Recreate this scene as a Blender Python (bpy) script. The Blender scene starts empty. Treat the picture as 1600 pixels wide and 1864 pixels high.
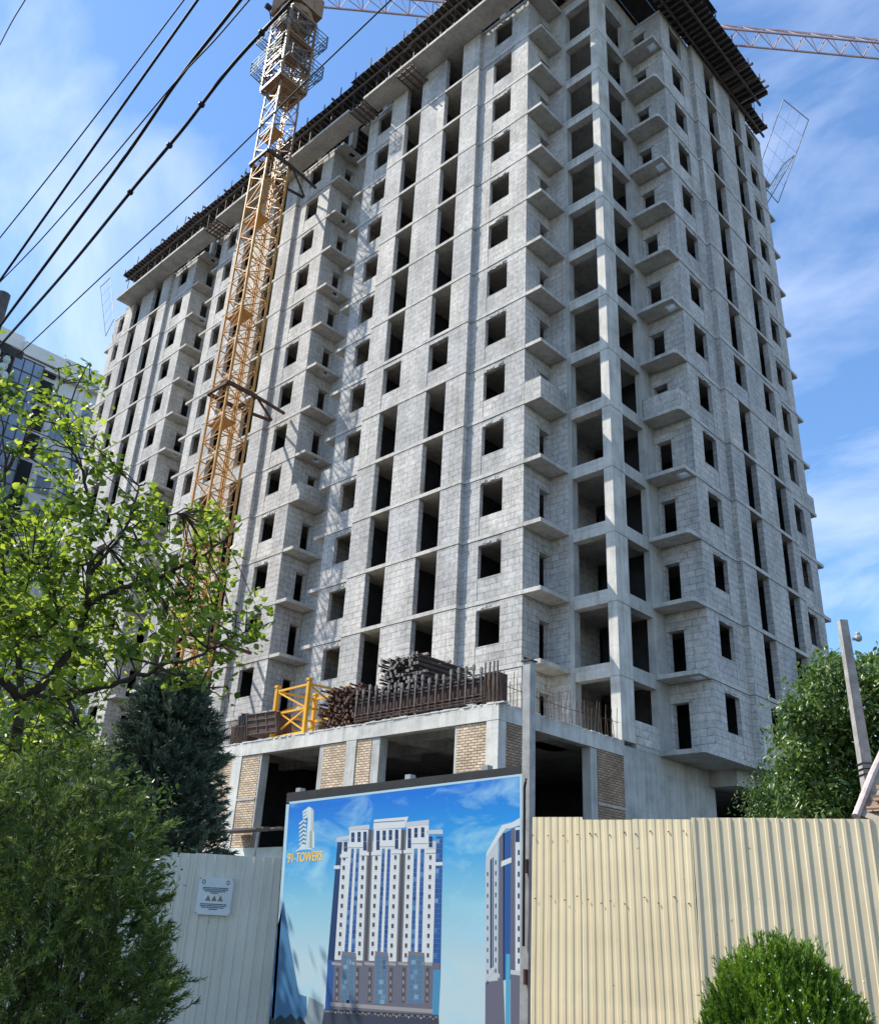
import bpy, math, random
import numpy as np
from mathutils import Vector, Matrix
random.seed(7); rng = np.random.default_rng(7)
scn = bpy.context.scene
R_ = math.radians

# ------------------------------------------------------------------ camera
CAM = Vector((18.534, -29.065, -6.699))
YAW, PITCH, ROLL, FPX = R_(134.531), R_(24.849), R_(3.0455), 1651.5
fw = Vector((math.cos(PITCH)*math.cos(YAW), math.cos(PITCH)*math.sin(YAW), math.sin(PITCH)))
r0 = Vector((math.sin(YAW), -math.cos(YAW), 0)); u0 = r0.cross(fw)
rt = r0*math.cos(ROLL) + u0*math.sin(ROLL); up = u0*math.cos(ROLL) - r0*math.sin(ROLL)
cd = bpy.data.cameras.new('camera'); cam = bpy.data.objects.new('camera', cd)
scn.collection.objects.link(cam); scn.camera = cam
cd.sensor_fit = 'HORIZONTAL'; cd.sensor_width = 36; cd.lens = FPX/1600*36
cd.clip_start = 0.1; cd.clip_end = 3000
cam.matrix_world = Matrix(((rt.x, up.x, -fw.x, CAM.x), (rt.y, up.y, -fw.y, CAM.y), (rt.z, up.z, -fw.z, CAM.z), (0, 0, 0, 1)))
def ray(px, py): return rt*((px-800)/FPX) - up*((py-932)/FPX) + fw
def at(px, py, D):                     # the point seen in the photo at that pixel, D metres away over the ground
    d = ray(px, py); return CAM + d*(D/math.hypot(d.x, d.y))
def onp(px, py, ax, val):              # ... lying on the plane axis = value
    d = ray(px, py); return CAM + d*((val-CAM[ax])/d[ax])

# ------------------------------------------------------------------ light
SUN_EL, SUN_AZ = R_(50), math.atan2(-0.56, -0.83)       # direction towards the sun
sd = Vector((math.cos(SUN_EL)*math.cos(SUN_AZ), math.cos(SUN_EL)*math.sin(SUN_AZ), math.sin(SUN_EL)))
sl = bpy.data.lights.new('sun', 'SUN'); sl.energy = 3.9; sl.angle = R_(0.53); sl.color = (1, .94, .84)
so = bpy.data.objects.new('sun', sl); scn.collection.objects.link(so)
so.location = (0, 0, 80); so.rotation_euler = sd.to_track_quat('Z', 'Y').to_euler()
scn.view_settings.view_transform = 'Standard'; scn.view_settings.look = 'None'
scn.view_settings.exposure = 0.95; scn.view_settings.gamma = 1
wd = bpy.data.worlds.new('World'); scn.world = wd; wd.use_nodes = True
nt = wd.node_tree; nt.nodes.clear(); N = nt.nodes.new; L = nt.links.new
wo = N('ShaderNodeOutputWorld'); bg = N('ShaderNodeBackground'); L(bg.outputs[0], wo.inputs[0])
sky = N('ShaderNodeTexSky'); sky.sky_type = 'NISHITA'; sky.sun_disc = False
sky.sun_elevation = SUN_EL; sky.sun_rotation = math.atan2(sd.x, sd.y); sky.dust_density = 0.25; sky.ozone_density = 2.6
bg.inputs[1].default_value = 0.132
tc = N('ShaderNodeTexCoord'); sx = N('ShaderNodeSeparateXYZ'); L(tc.outputs['Generated'], sx.inputs[0])
zz = N('ShaderNodeMath'); zz.operation = 'ADD'; L(sx.outputs[2], zz.inputs[0]); zz.inputs[1].default_value = 0.25
dx = N('ShaderNodeMath'); dx.operation = 'DIVIDE'; L(sx.outputs[0], dx.inputs[0]); L(zz.outputs[0], dx.inputs[1])
dy = N('ShaderNodeMath'); dy.operation = 'DIVIDE'; L(sx.outputs[1], dy.inputs[0]); L(zz.outputs[0], dy.inputs[1])
cx = N('ShaderNodeCombineXYZ'); L(dx.outputs[0], cx.inputs[0]); L(dy.outputs[0], cx.inputs[1])
mp = N('ShaderNodeMapping'); mp.inputs['Rotation'].default_value = (0, 0, R_(25)); mp.inputs['Scale'].default_value = (1.3, 2.2, 1); mp.inputs['Location'].default_value = (3.3, 1.2, 0)
L(cx.outputs[0], mp.inputs[0])
n1 = N('ShaderNodeTexNoise'); n1.inputs['Scale'].default_value = 1.7; n1.inputs['Detail'].default_value = 7; n1.inputs['Roughness'].default_value = 0.55; n1.inputs['Distortion'].default_value = 0.5
L(mp.outputs[0], n1.inputs['Vector'])
cr = N('ShaderNodeValToRGB'); cr.color_ramp.elements[0].position = 0.46; cr.color_ramp.elements[1].position = 0.80
cr.color_ramp.elements[0].color = (.06, .06, .06, 1); cr.color_ramp.elements[1].color = (.74, .74, .74, 1)
L(n1.outputs[0], cr.inputs[0])
hs = N('ShaderNodeHueSaturation'); hs.inputs['Saturation'].default_value = 1.22; hs.inputs['Value'].default_value = 1.0; L(sky.outputs[0], hs.inputs['Color'])
mx = N('ShaderNodeMixRGB'); L(cr.outputs[0], mx.inputs[0]); L(hs.outputs[0], mx.inputs[1]); mx.inputs[2].default_value = (4.6, 5.1, 6.3, 1)
L(mx.outputs[0], bg.inputs[0])

# ------------------------------------------------------------------ helpers
COL = scn.collection
GZ = -8.3
class MB:
    def __init__(s): s.v = []; s.f = []; s.m = []
    def quad(s, a, b, c, d, m=0):
        n = len(s.v); s.v += [tuple(a), tuple(b), tuple(c), tuple(d)]; s.f.append((n, n+1, n+2, n+3)); s.m.append(m)
    def poly(s, pts, m=0):
        n = len(s.v); s.v += [tuple(p) for p in pts]; s.f.append(tuple(range(n, n+len(pts)))); s.m.append(m)
    def box(s, x0, x1, y0, y1, z0, z1, m=0):
        if x1 < x0: x0, x1 = x1, x0
        if y1 < y0: y0, y1 = y1, y0
        n = len(s.v)
        s.v += [(x0,y0,z0),(x1,y0,z0),(x1,y1,z0),(x0,y1,z0),(x0,y0,z1),(x1,y0,z1),(x1,y1,z1),(x0,y1,z1)]
        for i_, q in enumerate(((0,3,2,1),(4,5,6,7),(0,1,5,4),(1,2,6,5),(2,3,7,6),(3,0,4,7))): s.f.append(tuple(n+i for i in q)); s.m.append(1 if (m == 'top' and i_ == 1) else (0 if m == 'top' else m))
    def obox(s, o, ax, ay, az, m=0):           # oriented box: corner + three edge vectors
        o = Vector(o); ax = Vector(ax); ay = Vector(ay); az = Vector(az); n = len(s.v)
        s.v += [tuple(o), tuple(o+ax), tuple(o+ax+ay), tuple(o+ay), tuple(o+az), tuple(o+ax+az), tuple(o+ax+ay+az), tuple(o+ay+az)]
        for q in ((0,3,2,1),(4,5,6,7),(0,1,5,4),(1,2,6,5),(2,3,7,6),(3,0,4,7)): s.f.append(tuple(n+i for i in q)); s.m.append(m)
    def bar(s, a, b, w, h=None, m=0, upv=(0,0,1)):
        a = Vector(a); b = Vector(b); d = b-a
        if d.length < 1e-6: return
        h = h or w; dn = d.normalized(); uv = Vector(upv)
        if abs(dn.dot(uv)) > .97: uv = Vector((1,0,0))
        sxv = dn.cross(uv).normalized(); uv = sxv.cross(dn)
        s.obox(a - sxv*w/2 - uv*h/2, d, sxv*w, uv*h, m)
    def tube(s, pts, r, n=6, m=0, cap=True):
        pts = [Vector(p) for p in pts]; rs = r if isinstance(r, (list, tuple)) else [r]*len(pts)
        base = len(s.v); k = len(pts); ref = Vector((0,0,1))
        for i, p in enumerate(pts):
            t = (pts[min(i+1, k-1)] - pts[max(i-1, 0)]).normalized()
            rf = ref if abs(t.dot(ref)) < .95 else Vector((1,0,0))
            a = t.cross(rf).normalized(); b = a.cross(t)
            for j in range(n):
                an = 2*math.pi*j/n; q = p + (a*math.cos(an) + b*math.sin(an))*rs[i]; s.v.append(tuple(q))
        for i in range(k-1):
            for j in range(n):
                j2 = (j+1) % n; s.f.append((base+i*n+j, base+i*n+j2, base+(i+1)*n+j2, base+(i+1)*n+j)); s.m.append(m)
        if cap:
            s.f.append(tuple(base+j for j in range(n))[::-1]); s.m.append(m)
            s.f.append(tuple(base+(k-1)*n+j for j in range(n))); s.m.append(m)
    def prism(s, poly, z0, z1, m=0):
        n = len(s.v); k = len(poly)
        s.v += [(p[0], p[1], z0) for p in poly] + [(p[0], p[1], z1) for p in poly]
        s.f.append(tuple(range(n, n+k))[::-1]); s.m.append(m); s.f.append(tuple(range(n+k, n+2*k))); s.m.append(m)
        for i in range(k): s.f.append((n+i, n+(i+1) % k, n+k+(i+1) % k, n+k+i)); s.m.append(m)
    def ball(s, c, r, m=0, seg=8, rings=5, sc=(1,1,1)):
        n = len(s.v)
        for i in range(rings+1):
            th = math.pi*i/rings
            for j in range(seg):
                ph = 2*math.pi*j/seg
                s.v.append((c[0]+r*sc[0]*math.sin(th)*math.cos(ph), c[1]+r*sc[1]*math.sin(th)*math.sin(ph), c[2]+r*sc[2]*math.cos(th)))
        for i in range(rings):
            for j in range(seg):
                s.f.append((n+i*seg+j, n+(i+1)*seg+j, n+(i+1)*seg+(j+1) % seg, n+i*seg+(j+1) % seg)); s.m.append(m)
    def build(s, name, mats, parent=None, smooth=False):
        me = bpy.data.meshes.new(name)
        off = Vector((0,0,0))
        p = parent
        while p is not None: off += p.location; p = p.parent
        me.from_pydata([(a-off.x, b-off.y, c-off.z) for a, b, c in s.v], [], s.f)
        if not isinstance(mats, (list, tuple)): mats = [mats]
        for q in mats: me.materials.append(q)
        if len(mats) > 1: me.polygons.foreach_set('material_index', s.m)
        if smooth: me.polygons.foreach_set('use_smooth', [True]*len(s.f))
        me.update()
        o = bpy.data.objects.new(name, me); COL.objects.link(o); o.parent = parent
        return o
def tag(o, label, cat, group=None, kind=None):
    o['label'] = label; o['category'] = cat
    if group: o['group'] = group
    if kind: o['kind'] = kind
    return o
def thing(name, label, cat, loc, group=None):
    o = bpy.data.objects.new(name, None); COL.objects.link(o); o.location = loc; o.empty_display_size = .3
    return tag(o, label, cat, group)
def struct(name, mb, mat):
    o = mb.build(name, mat); o['kind'] = 'structure'; return o
def inst(src, parent, loc=None):
    c = src.copy(); COL.objects.link(c); c.parent = parent
    if loc is not None: c.location = loc
    return c

# ------------------------------------------------------------------ materials
def newmat(name):
    m = bpy.data.materials.new(name); m.use_nodes = True; t = m.node_tree
    b = t.nodes['Principled BSDF']; b.inputs['Specular IOR Level'].default_value = .25
    return m, t, b
def ramp(t, src, stops):
    r = t.nodes.new('ShaderNodeValToRGB'); e = r.color_ramp.elements
    while len(e) < len(stops): e.new(.5)
    for q, (p, c) in zip(e, stops): q.position = p; q.color = (*c, 1)
    t.links.new(src, r.inputs[0]); return r.outputs[0]
def noise(t, vec, scale, detail=4, rough=.55, dist=0):
    n = t.nodes.new('ShaderNodeTexNoise'); n.inputs['Scale'].default_value = scale; n.inputs['Detail'].default_value = detail
    n.inputs['Roughness'].default_value = rough; n.inputs['Distortion'].default_value = dist
    if vec is not None: t.links.new(vec, n.inputs['Vector'])
    return n.outputs[0]
def mapping(t, vec, sc=(1,1,1), loc=(0,0,0), rot=(0,0,0)):
    m = t.nodes.new('ShaderNodeMapping'); m.inputs['Scale'].default_value = sc; m.inputs['Location'].default_value = loc; m.inputs['Rotation'].default_value = rot
    t.links.new(vec, m.inputs[0]); return m.outputs[0]
def objco(t): return t.nodes.new('ShaderNodeTexCoord').outputs['Object']
def mixc(t, fac, a, b, mode='MIX'):
    m = t.nodes.new('ShaderNodeMixRGB'); m.blend_type = mode
    for i, q in ((0, fac), (1, a), (2, b)):
        if isinstance(q, (int, float)): m.inputs[i].default_value = q
        elif isinstance(q, tuple): m.inputs[i].default_value = (*q, 1)
        else: t.links.new(q, m.inputs[i])
    return m.outputs[0]
def bump(t, b, h, strength=.3, dist=.02):
    n = t.nodes.new('ShaderNodeBump'); n.inputs['Strength'].default_value = strength; n.inputs['Distance'].default_value = dist
    t.links.new(h, n.inputs['Height']); t.links.new(n.outputs[0], b.inputs['Normal'])
def facade_uv(t):          # u runs along the wall whichever way it faces, v = height
    g = t.nodes.new('ShaderNodeNewGeometry'); sn = t.nodes.new('ShaderNodeSeparateXYZ'); t.links.new(g.outputs['True Normal'], sn.inputs[0])
    sp = t.nodes.new('ShaderNodeSeparateXYZ'); t.links.new(objco(t), sp.inputs[0])
    ab = t.nodes.new('ShaderNodeMath'); ab.operation = 'ABSOLUTE'; t.links.new(sn.outputs[0], ab.inputs[0])
    gt = t.nodes.new('ShaderNodeMath'); gt.operation = 'GREATER_THAN'; t.links.new(ab.outputs[0], gt.inputs[0]); gt.inputs[1].default_value = .5
    mi = t.nodes.new('ShaderNodeMix'); t.links.new(gt.outputs[0], mi.inputs[0]); t.links.new(sp.outputs[0], mi.inputs[2]); t.links.new(sp.outputs[1], mi.inputs[3])
    c = t.nodes.new('ShaderNodeCombineXYZ'); t.links.new(mi.outputs[0], c.inputs[0]); t.links.new(sp.outputs[2], c.inputs[1]); return c.outputs[0]
def brick(t, vec, w, h, mortar, c1, c2, cm, bias=0, smooth=.1):
    n = t.nodes.new('ShaderNodeTexBrick'); t.links.new(vec, n.inputs['Vector'])
    n.inputs['Scale'].default_value = 1; n.inputs['Brick Width'].default_value = w; n.inputs['Row Height'].default_value = h
    n.inputs['Mortar Size'].default_value = mortar; n.inputs['Mortar Smooth'].default_value = smooth; n.inputs['Bias'].default_value = bias
    n.inputs['Color1'].default_value = (*c1, 1); n.inputs['Color2'].default_value = (*c2, 1); n.inputs['Mortar'].default_value = (*cm, 1)
    return n
def m_block(name, tint=(1.05,1.0,.925), k=1.0):
    m, t, b = newmat(name); uv = facade_uv(t)
    wob = t.nodes.new('ShaderNodeTexNoise'); wob.inputs['Scale'].default_value = 1.3; t.links.new(uv, wob.inputs['Vector'])
    vm = t.nodes.new('ShaderNodeVectorMath'); vm.operation = 'MULTIPLY_ADD'; t.links.new(wob.outputs['Color'], vm.inputs[0]); vm.inputs[1].default_value = (.05, .03, 0); t.links.new(uv, vm.inputs[2])
    a = tuple(.57*k*q for q in tint); c = tuple(.47*k*q for q in tint); mo = tuple(.33*k*q for q in tint)
    br = brick(t, vm.outputs[0], .62, .3, .013, a, c, mo)
    sz = t.nodes.new('ShaderNodeSeparateXYZ'); t.links.new(uv, sz.inputs[0]); lo = t.nodes.new('ShaderNodeMapRange'); t.links.new(sz.outputs[1], lo.inputs[0])
    lo.inputs[1].default_value = 20; lo.inputs[2].default_value = 46; lo.inputs[3].default_value = 0; lo.inputs[4].default_value = 1     # joints on the upper floors were filled flush
    t.links.new(mixc(t, lo.outputs[0], tuple(.235*k*q for q in tint), tuple(.40*k*q for q in tint)), br.inputs['Mortar'])
    big = ramp(t, noise(t, mapping(t, uv, (.5, .22, 1)), 1.6, 5), [(.3, (.72, .72, .71)), (.62, (1.04, 1.04, 1.05))])
    fine = ramp(t, noise(t, uv, 5, 6, .72), [(.33, (.68, .68, .69)), (.52, (1.0, 1.0, 1.0)), (.68, (1.16, 1.16, 1.14))])
    # patches where thin mortar was wiped over the joints
    wipe = ramp(t, noise(t, uv, .9, 3), [(.45, (0, 0, 0)), (.6, (1, 1, 1))])
    col = mixc(t, wipe, br.outputs['Color'], mixc(t, .45, br.outputs['Color'], a))
    col = mixc(t, 1, mixc(t, 1, col, big, 'MULTIPLY'), fine, 'MULTIPLY')
    streak = ramp(t, noise(t, mapping(t, uv, (3.2, .12, 1)), 2.2, 4), [(.55, (1, 1, 1)), (.78, (.72, .70, .66))])
    col = mixc(t, .9, col, streak, 'MULTIPLY')
    smear = ramp(t, noise(t, mapping(t, uv, (1, 1, 1), (7, 3, 0)), 2.6, 6, .7, .8), [(.56, (0, 0, 0)), (.66, (1, 1, 1))]); col = mixc(t, mixc(t, 1, smear, (.45, .45, .45), 'MULTIPLY'), col, (.36, .35, .33))
    rst = ramp(t, noise(t, mapping(t, uv, (2.2, .25, 1), (1, 9, 0)), 1.1, 5, .6), [(.66, (1, 1, 1)), (.8, (.86, .72, .56))]); col = mixc(t, .8, col, rst, 'MULTIPLY')
    pan = brick(t, mapping(t, uv, (1, 1, 1), (.4, .69, 0)), 1.9, 3.0, 0, (1.10, 1.09, 1.06), (.80, .82, .85), (1, 1, 1)); col = mixc(t, .9, col, pan.outputs['Color'], 'MULTIPLY')
    t.links.new(col, b.inputs['Base Color']); b.inputs['Roughness'].default_value = .92
    inv = t.nodes.new('ShaderNodeMath'); inv.operation = 'SUBTRACT'; inv.inputs[0].default_value = 1; t.links.new(br.outputs['Fac'], inv.inputs[1])
    bump(t, b, mixc(t, .25, inv.outputs[0], noise(t, uv, 30, 4)), .5, .012)
    return m
def m_concrete(name, base=(.42, .42, .41), lines=True):
    m, t, b = newmat(name); uv = facade_uv(t); oc = objco(t)
    big = ramp(t, noise(t, oc, .9, 6, .6), [(.3, tuple(.72*q for q in base)), (.5, base), (.7, tuple(1.2*q for q in base))])
    streak = ramp(t, noise(t, mapping(t, oc, (2.4, 2.4, .16)), 2.0, 5), [(.45, (1, 1, 1)), (.75, (.62, .61, .58))])
    col = mixc(t, .75, big, streak, 'MULTIPLY')
    spots = ramp(t, noise(t, oc, 14, 2), [(.26, (.45, .45, .45)), (.33, (1, 1, 1))])
    col = mixc(t, .8, col, spots, 'MULTIPLY')
    if lines:
        br = brick(t, uv, 1.25, 1.5, .012, (1, 1, 1), (.93, .93, .93), (.72, .72, .72)); col = mixc(t, .6, col, br.outputs['Color'], 'MULTIPLY')
    t.links.new(col, b.inputs['Base Color']); b.inputs['Roughness'].default_value = .88
    bump(t, b, noise(t, oc, 7, 8, .7), .35, .03); return m
def m_brick(name, c1, c2, cm):
    m, t, b = newmat(name); uv = facade_uv(t)
    br = brick(t, uv, .26, .088, .016, c1, c2, cm, 0, .3)
    n2 = ramp(t, noise(t, mapping(t, uv, (4, 10, 1)), 1.0, 1), [(.3, (.84, .80, .76)), (.7, (1.1, 1.1, 1.1))])
    n3 = ramp(t, noise(t, uv, 1.1, 5), [(.3, (.7, .7, .68)), (.65, (1.1, 1.1, 1.1))])
    col = mixc(t, 1, mixc(t, 1, br.outputs['Color'], n2, 'MULTIPLY'), n3, 'MULTIPLY')
    t.links.new(col, b.inputs['Base Color']); b.inputs['Roughness'].default_value = .9
    inv = t.nodes.new('ShaderNodeMath'); inv.operation = 'SUBTRACT'; inv.inputs[0].default_value = 1; t.links.new(br.outputs['Fac'], inv.inputs[1])
    bump(t, b, mixc(t, .3, inv.outputs[0], noise(t, uv, 25, 3)), .7, .012); return m
def m_plain(name, c, rough=.7, var=.25, scale=3, metal=0, spec=.25, bumps=0):
    m, t, b = newmat(name); oc = objco(t)
    col = ramp(t, noise(t, oc, scale, 5, .6), [(.28, tuple(q*(1-var) for q in c)), (.72, tuple(min(1, q*(1+var)) for q in c))])
    t.links.new(col, b.inputs['Base Color']); b.inputs['Roughness'].default_value = rough; b.inputs['Metallic'].default_value = metal; b.inputs['Specular IOR Level'].default_value = spec
    if bumps: bump(t, b, noise(t, oc, scale*6, 5), bumps, .02)
    return m
def m_painted(name, c, rust=(.16, .07, .03), amount=.6, scale=4, rough=.45):
    m, t, b = newmat(name); oc = objco(t)
    base = ramp(t, noise(t, oc, 1.2, 4), [(.3, tuple(q*.85 for q in c)), (.7, tuple(min(1, q*1.1) for q in c))])
    fac = ramp(t, noise(t, oc, scale, 7, .65), [(amount, (0, 0, 0)), (amount+.08, (1, 1, 1))])
    t.links.new(mixc(t, fac, base, rust), b.inputs['Base Color']); b.inputs['Roughness'].default_value = rough; return m
def m_leaf(name, stops, trans, tfac=.45, rough=.45):
    m, t, b = newmat(name)
    at_ = t.nodes.new('ShaderNodeAttribute'); at_.attribute_name = 'tone'; at_.attribute_type = 'GEOMETRY'
    col = ramp(t, at_.outputs['Fac'], stops)
    t.links.new(col, b.inputs['Base Color']); b.inputs['Roughness'].default_value = rough; b.inputs['Specular IOR Level'].default_value = .4
    tr = t.nodes.new('ShaderNodeBsdfTranslucent'); t.links.new(mixc(t, 1, col, trans, 'MULTIPLY'), tr.inputs[0])
    ms = t.nodes.new('ShaderNodeMixShader'); ms.inputs[0].default_value = tfac
    t.links.new(b.outputs[0], ms.inputs[1]); t.links.new(tr.outputs[0], ms.inputs[2]); t.links.new(ms.outputs[0], t.nodes['Material Output'].inputs[0]); return m
M = {}
M['block'] = m_block('aerated_block')
M['peach'] = m_block('peach_block', (1.12, .95, .76), 1.0)
M['conc'] = m_concrete('concrete', (.45, .44, .405))
M['conc_lt'] = m_concrete('concrete_pale', (.58, .56, .505))
M['slab'] = m_concrete('slab_concrete', (.51, .49, .445), False); M['floor_dim'] = m_plain('darkened_floor', (.13, .125, .12), .95, .3, 1.5)  # floor tops darkened to cut bounce light inside the rooms
M['inner'] = m_plain('darkened_inner_wall', (.045, .045, .047), .95, .3, 1.5)  # room shade is put into this near-black wall colour
M['brick_y'] = m_brick('yellow_brick', (.74, .59, .42), (.52, .39, .27), (.20, .16, .12))
M['brick_r'] = m_brick('brown_brick', (.50, .33, .22), (.34, .23, .15), (.14, .11, .085))
M['ply'] = m_plain('film_plywood', (.035, .03, .028), .6, .4, 2)
M['timber'] = m_plain('dark_timber', (.125, .108, .098), .85, .4, 4)
M['timber_lt'] = m_plain('weathered_plank', (.30, .25, .20), .9, .35, 4)
M['rust'] = m_plain('rusty_steel', (.10, .055, .04), .8, .5, 6)
M['steel_dk'] = m_plain('dark_steel', (.07, .06, .055), .6, .4, 6, .3)
M['steel_gr'] = m_plain('grey_steel', (.30, .30, .29), .55, .25, 6, .3)
M['steel_wn'] = m_plain('worn_steel', (.17, .15, .14), .7, .35, 9, .2)
M['galv'] = m_plain('galvanised', (.13, .17, .18), .6, .2, 6, .2)
M['crane'] = m_painted('crane_yellow', (.52, .27, .07), (.26, .12, .04), .6, 3)
M['crane_pale'] = m_painted('crane_faded', (.30, .19, .11), (.16, .09, .05), .55, 3)
M['yellow'] = m_painted('yellow_paint', (.72, .36, .03), (.30, .15, .03), .64, 5)
M['jib'] = m_painted('jib_red_white', (.66, .52, .52), (.45, .14, .12), .60, .7)
M['wire'] = m_plain('cable_black', (.012, .012, .014), .6, .2, 8)
M['white'] = m_plain('white_paint', (.66, .72, .70), .6, .12, 2)
M['wbldg'] = m_plain('cream_render', (.74, .73, .68), .85, .07, .6)
M['glass'] = m_plain('sky_toned_glass', (.20, .26, .35), .12, .3, .5, 0, .9)  # sky reflection is mixed into the base colour
M['dark'] = m_plain('loggia_shade', (.02, .022, .025), .7, .2, 1)  # recess shade put into the colour
M['bark'] = m_plain('bark', (.065, .05, .04), .95, .5, 9, 0, .1, .6)
M['ground'] = m_plain('asphalt', (.06, .058, .055), .95, .3, .7)
# ------------------------------------------------------------------ ground
g = MB(); g.quad((-900,-900,GZ), (900,-900,GZ), (900,900,GZ), (-900,900,GZ)); struct('ground', g, M['ground'])

# ------------------------------------------------------------------ the unfinished tower
TW = thing('unfinished_tower', 'tall unfinished apartment tower of grey concrete frame and bare pale blocks with open unglazed windows', 'building', (0, 0, GZ))
FH = 3.0; TOP = .07; BOT = -.11
def zk(k): return FH*(14-k)
BX = [(-3.25, -16.55), (-20.17, -33.5), (-37.1, -50.4)]       # the three projecting bays of the long front: right and left corner
BY = (3.65, 16.35)                                            # the bay of the short front
DP = 1.9
class Front:                                                  # u along the wall away from the near corner, d into the building, z up
    def __init__(s, side, c): s.side = side; s.c = c
    def box(s, mb, u0, u1, d0, d1, z0, z1, m=0):
        if s.side == 'long': mb.box(s.c-u1, s.c-u0, -DP+d0, -DP+d1, z0, z1, m)
        else: mb.box(DP-d1, DP-d0, s.c+u0, s.c+u1, z0, z1, m)
LW = 13.3
long_open = [('win', 1.17, 2.47), ('slot', 4.72, 6.08), ('slot', 8.1, 9.47), ('win', 11.1, 12.4)]
short_open = [('win', .98, 2.24), ('slot', 4.55, 5.82), ('slot', 7.85, 9.12), ('win', 10.5, 11.75)]
PR = .25                                                      # how far the middle of a bay stands forward
TH = .2
def bay(fr, width, ops, mid, name, short_sill_levels=(8, 14), peach=False, hide_from=99):
    walls = MB(); pch = MB(); wl2 = MB()
    for s_ in range(1, 15):
        z0 = zk(s_)+TOP; z1 = zk(s_-1)+BOT-.03
        edges = sorted(set([0, width, mid[0], mid[1]] + [q for o in ops for q in o[1:]]))
        for a, b in zip(edges[:-1], edges[1:]):
            o = [q for q in ops if q[1] <= a+1e-6 and q[2] >= b-1e-6]
            inmid = a >= mid[0]-1e-6 and b <= mid[1]+1e-6
            d0 = -PR if inmid else 0
            if not o:
                tgt = pch if (peach and a >= ops[1][2]-1e-6 and b <= ops[2][1]+1e-6) else (wl2 if peach and a >= ops[2][2]-1e-6 else walls)
                fr.box(tgt, a, b, d0, TH if not inmid else .04, z0, z1)
                continue
            kind = o[0][0]
            if kind == 'win':
                fr.box(walls if s_ >= hide_from else (inf := MB()), a+.012, b-.012, d0+.015, TH, z0, zk(s_)+1.02+random.uniform(-.05, .05))
                if s_ < hide_from: inf.build('window_sill_wall', M['block'], TW)
                tg = walls if s_ >= hide_from else (inf := MB())
                hd = zk(s_)+2.60+random.uniform(-.04, .04); fr.box(tg, a-.0, b+.0, d0+.01, TH, hd, z1)
                for _ in range(5): ua = random.uniform(a-.02, b-.2); fr.box(tg, ua, ua+random.uniform(.05, .3), d0-random.uniform(.005, .035), d0+.01, hd+random.uniform(0, .1), hd+random.uniform(.12, .2))
                if s_ < hide_from: inf.build('window_lintel', M['block'], TW)
            elif s_ in short_sill_levels:
                sm = MB(); fr.box(sm, a+.01, b-.01, d0+.02, .02, z0, zk(s_)+.95); sm.build('slot_sill_wall', M['block'], TW)
                sm = MB(); fr.box(sm, a+.004, b-.004, d0+.012, .02, zk(s_)+2.62, z1); sm.build('slot_lintel', M['block'], TW)
    walls.build('block_wall', M['block'], TW)
    if peach: pch.build('block_wall', M['peach'], TW); wl2.build('block_wall', M['block'], TW)
f1, f2, f3 = (Front('long', b[0]) for b in BX); fs = Front('short', BY[0])
bay(f1, LW, long_open, (3.42, 10.85), 'near')
bay(f2, LW, long_open, (3.42, 10.85), 'middle', peach=True)
bay(f3, LW, long_open, (3.42, 10.85), 'far', hide_from=9)
SW = BY[1]-BY[0]
bay(fs, SW, short_open, (3.2, 9.95), 'short')
# side walls of the bays (the near ones carry balcony doors), recess walls
def sidewall(fn, name='side_wall', mat='block'):
    m = MB()
    for s_ in range(1, 15): fn(m, s_, zk(s_)+TOP, zk(s_-1)+BOT-.03)
    m.build(name, M[mat], TW)
for i, (xr, xl) in enumerate(BX):
    def near(m, s_, z0, z1):
        m.box(xr-.3, xr, -DP+TH, -.78, z0, z1); m.box(xr-.3, xr, -.78, -.1, zk(s_)+2.22, z1)
        m.box(xr-.34, xr+.05, -.98, .0, zk(s_)+2.1, zk(s_)+2.22); m.box(xr-.3, xr, -.1, 0, z0, z1)
    sidewall(near)
    sidewall(lambda m, s_, z0, z1: m.box(xl, xl+.3, -DP+TH, 0, z0, z1))
    x2 = BX[i+1][0] if i < 2 else -53.6
    sidewall(lambda m, s_, z0, z1: m.box(x2, xl, .0, .3, z0, z1), 'recess_wall')
def shortside(m, s_, z0, z1):
    y0 = BY[0]; m.box(.82, DP-TH, y0, y0+.3, z0, z1); m.box(.1, .82, y0, y0+.3, zk(s_)+2.22, z1); m.box(.0, 1.0, y0-.05, y0+.3, zk(s_)+2.1, zk(s_)+2.22); m.box(0, .1, y0, y0+.3, z0, z1)
sidewall(shortside)
sidewall(lambda m, s_, z0, z1: m.box(0, DP-TH, BY[1]-.3, BY[1], z0, z1))
sidewall(lambda m, s_, z0, z1: m.box(-3.25, -2.27, 0, .3, z0, z1), 'balcony_wall')
bw = MB()
sidewall(lambda m, s_, z0, z1: m.box(-.3, 0, 2.68, BY[0]-.001, z0, z1+.03), 'concrete_wall', 'conc')
sidewall(lambda m, s_, z0, z1: m.box(-.3, 0, BY[1], 20.2, z0, z1+.03), 'concrete_wall', 'conc')
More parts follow.
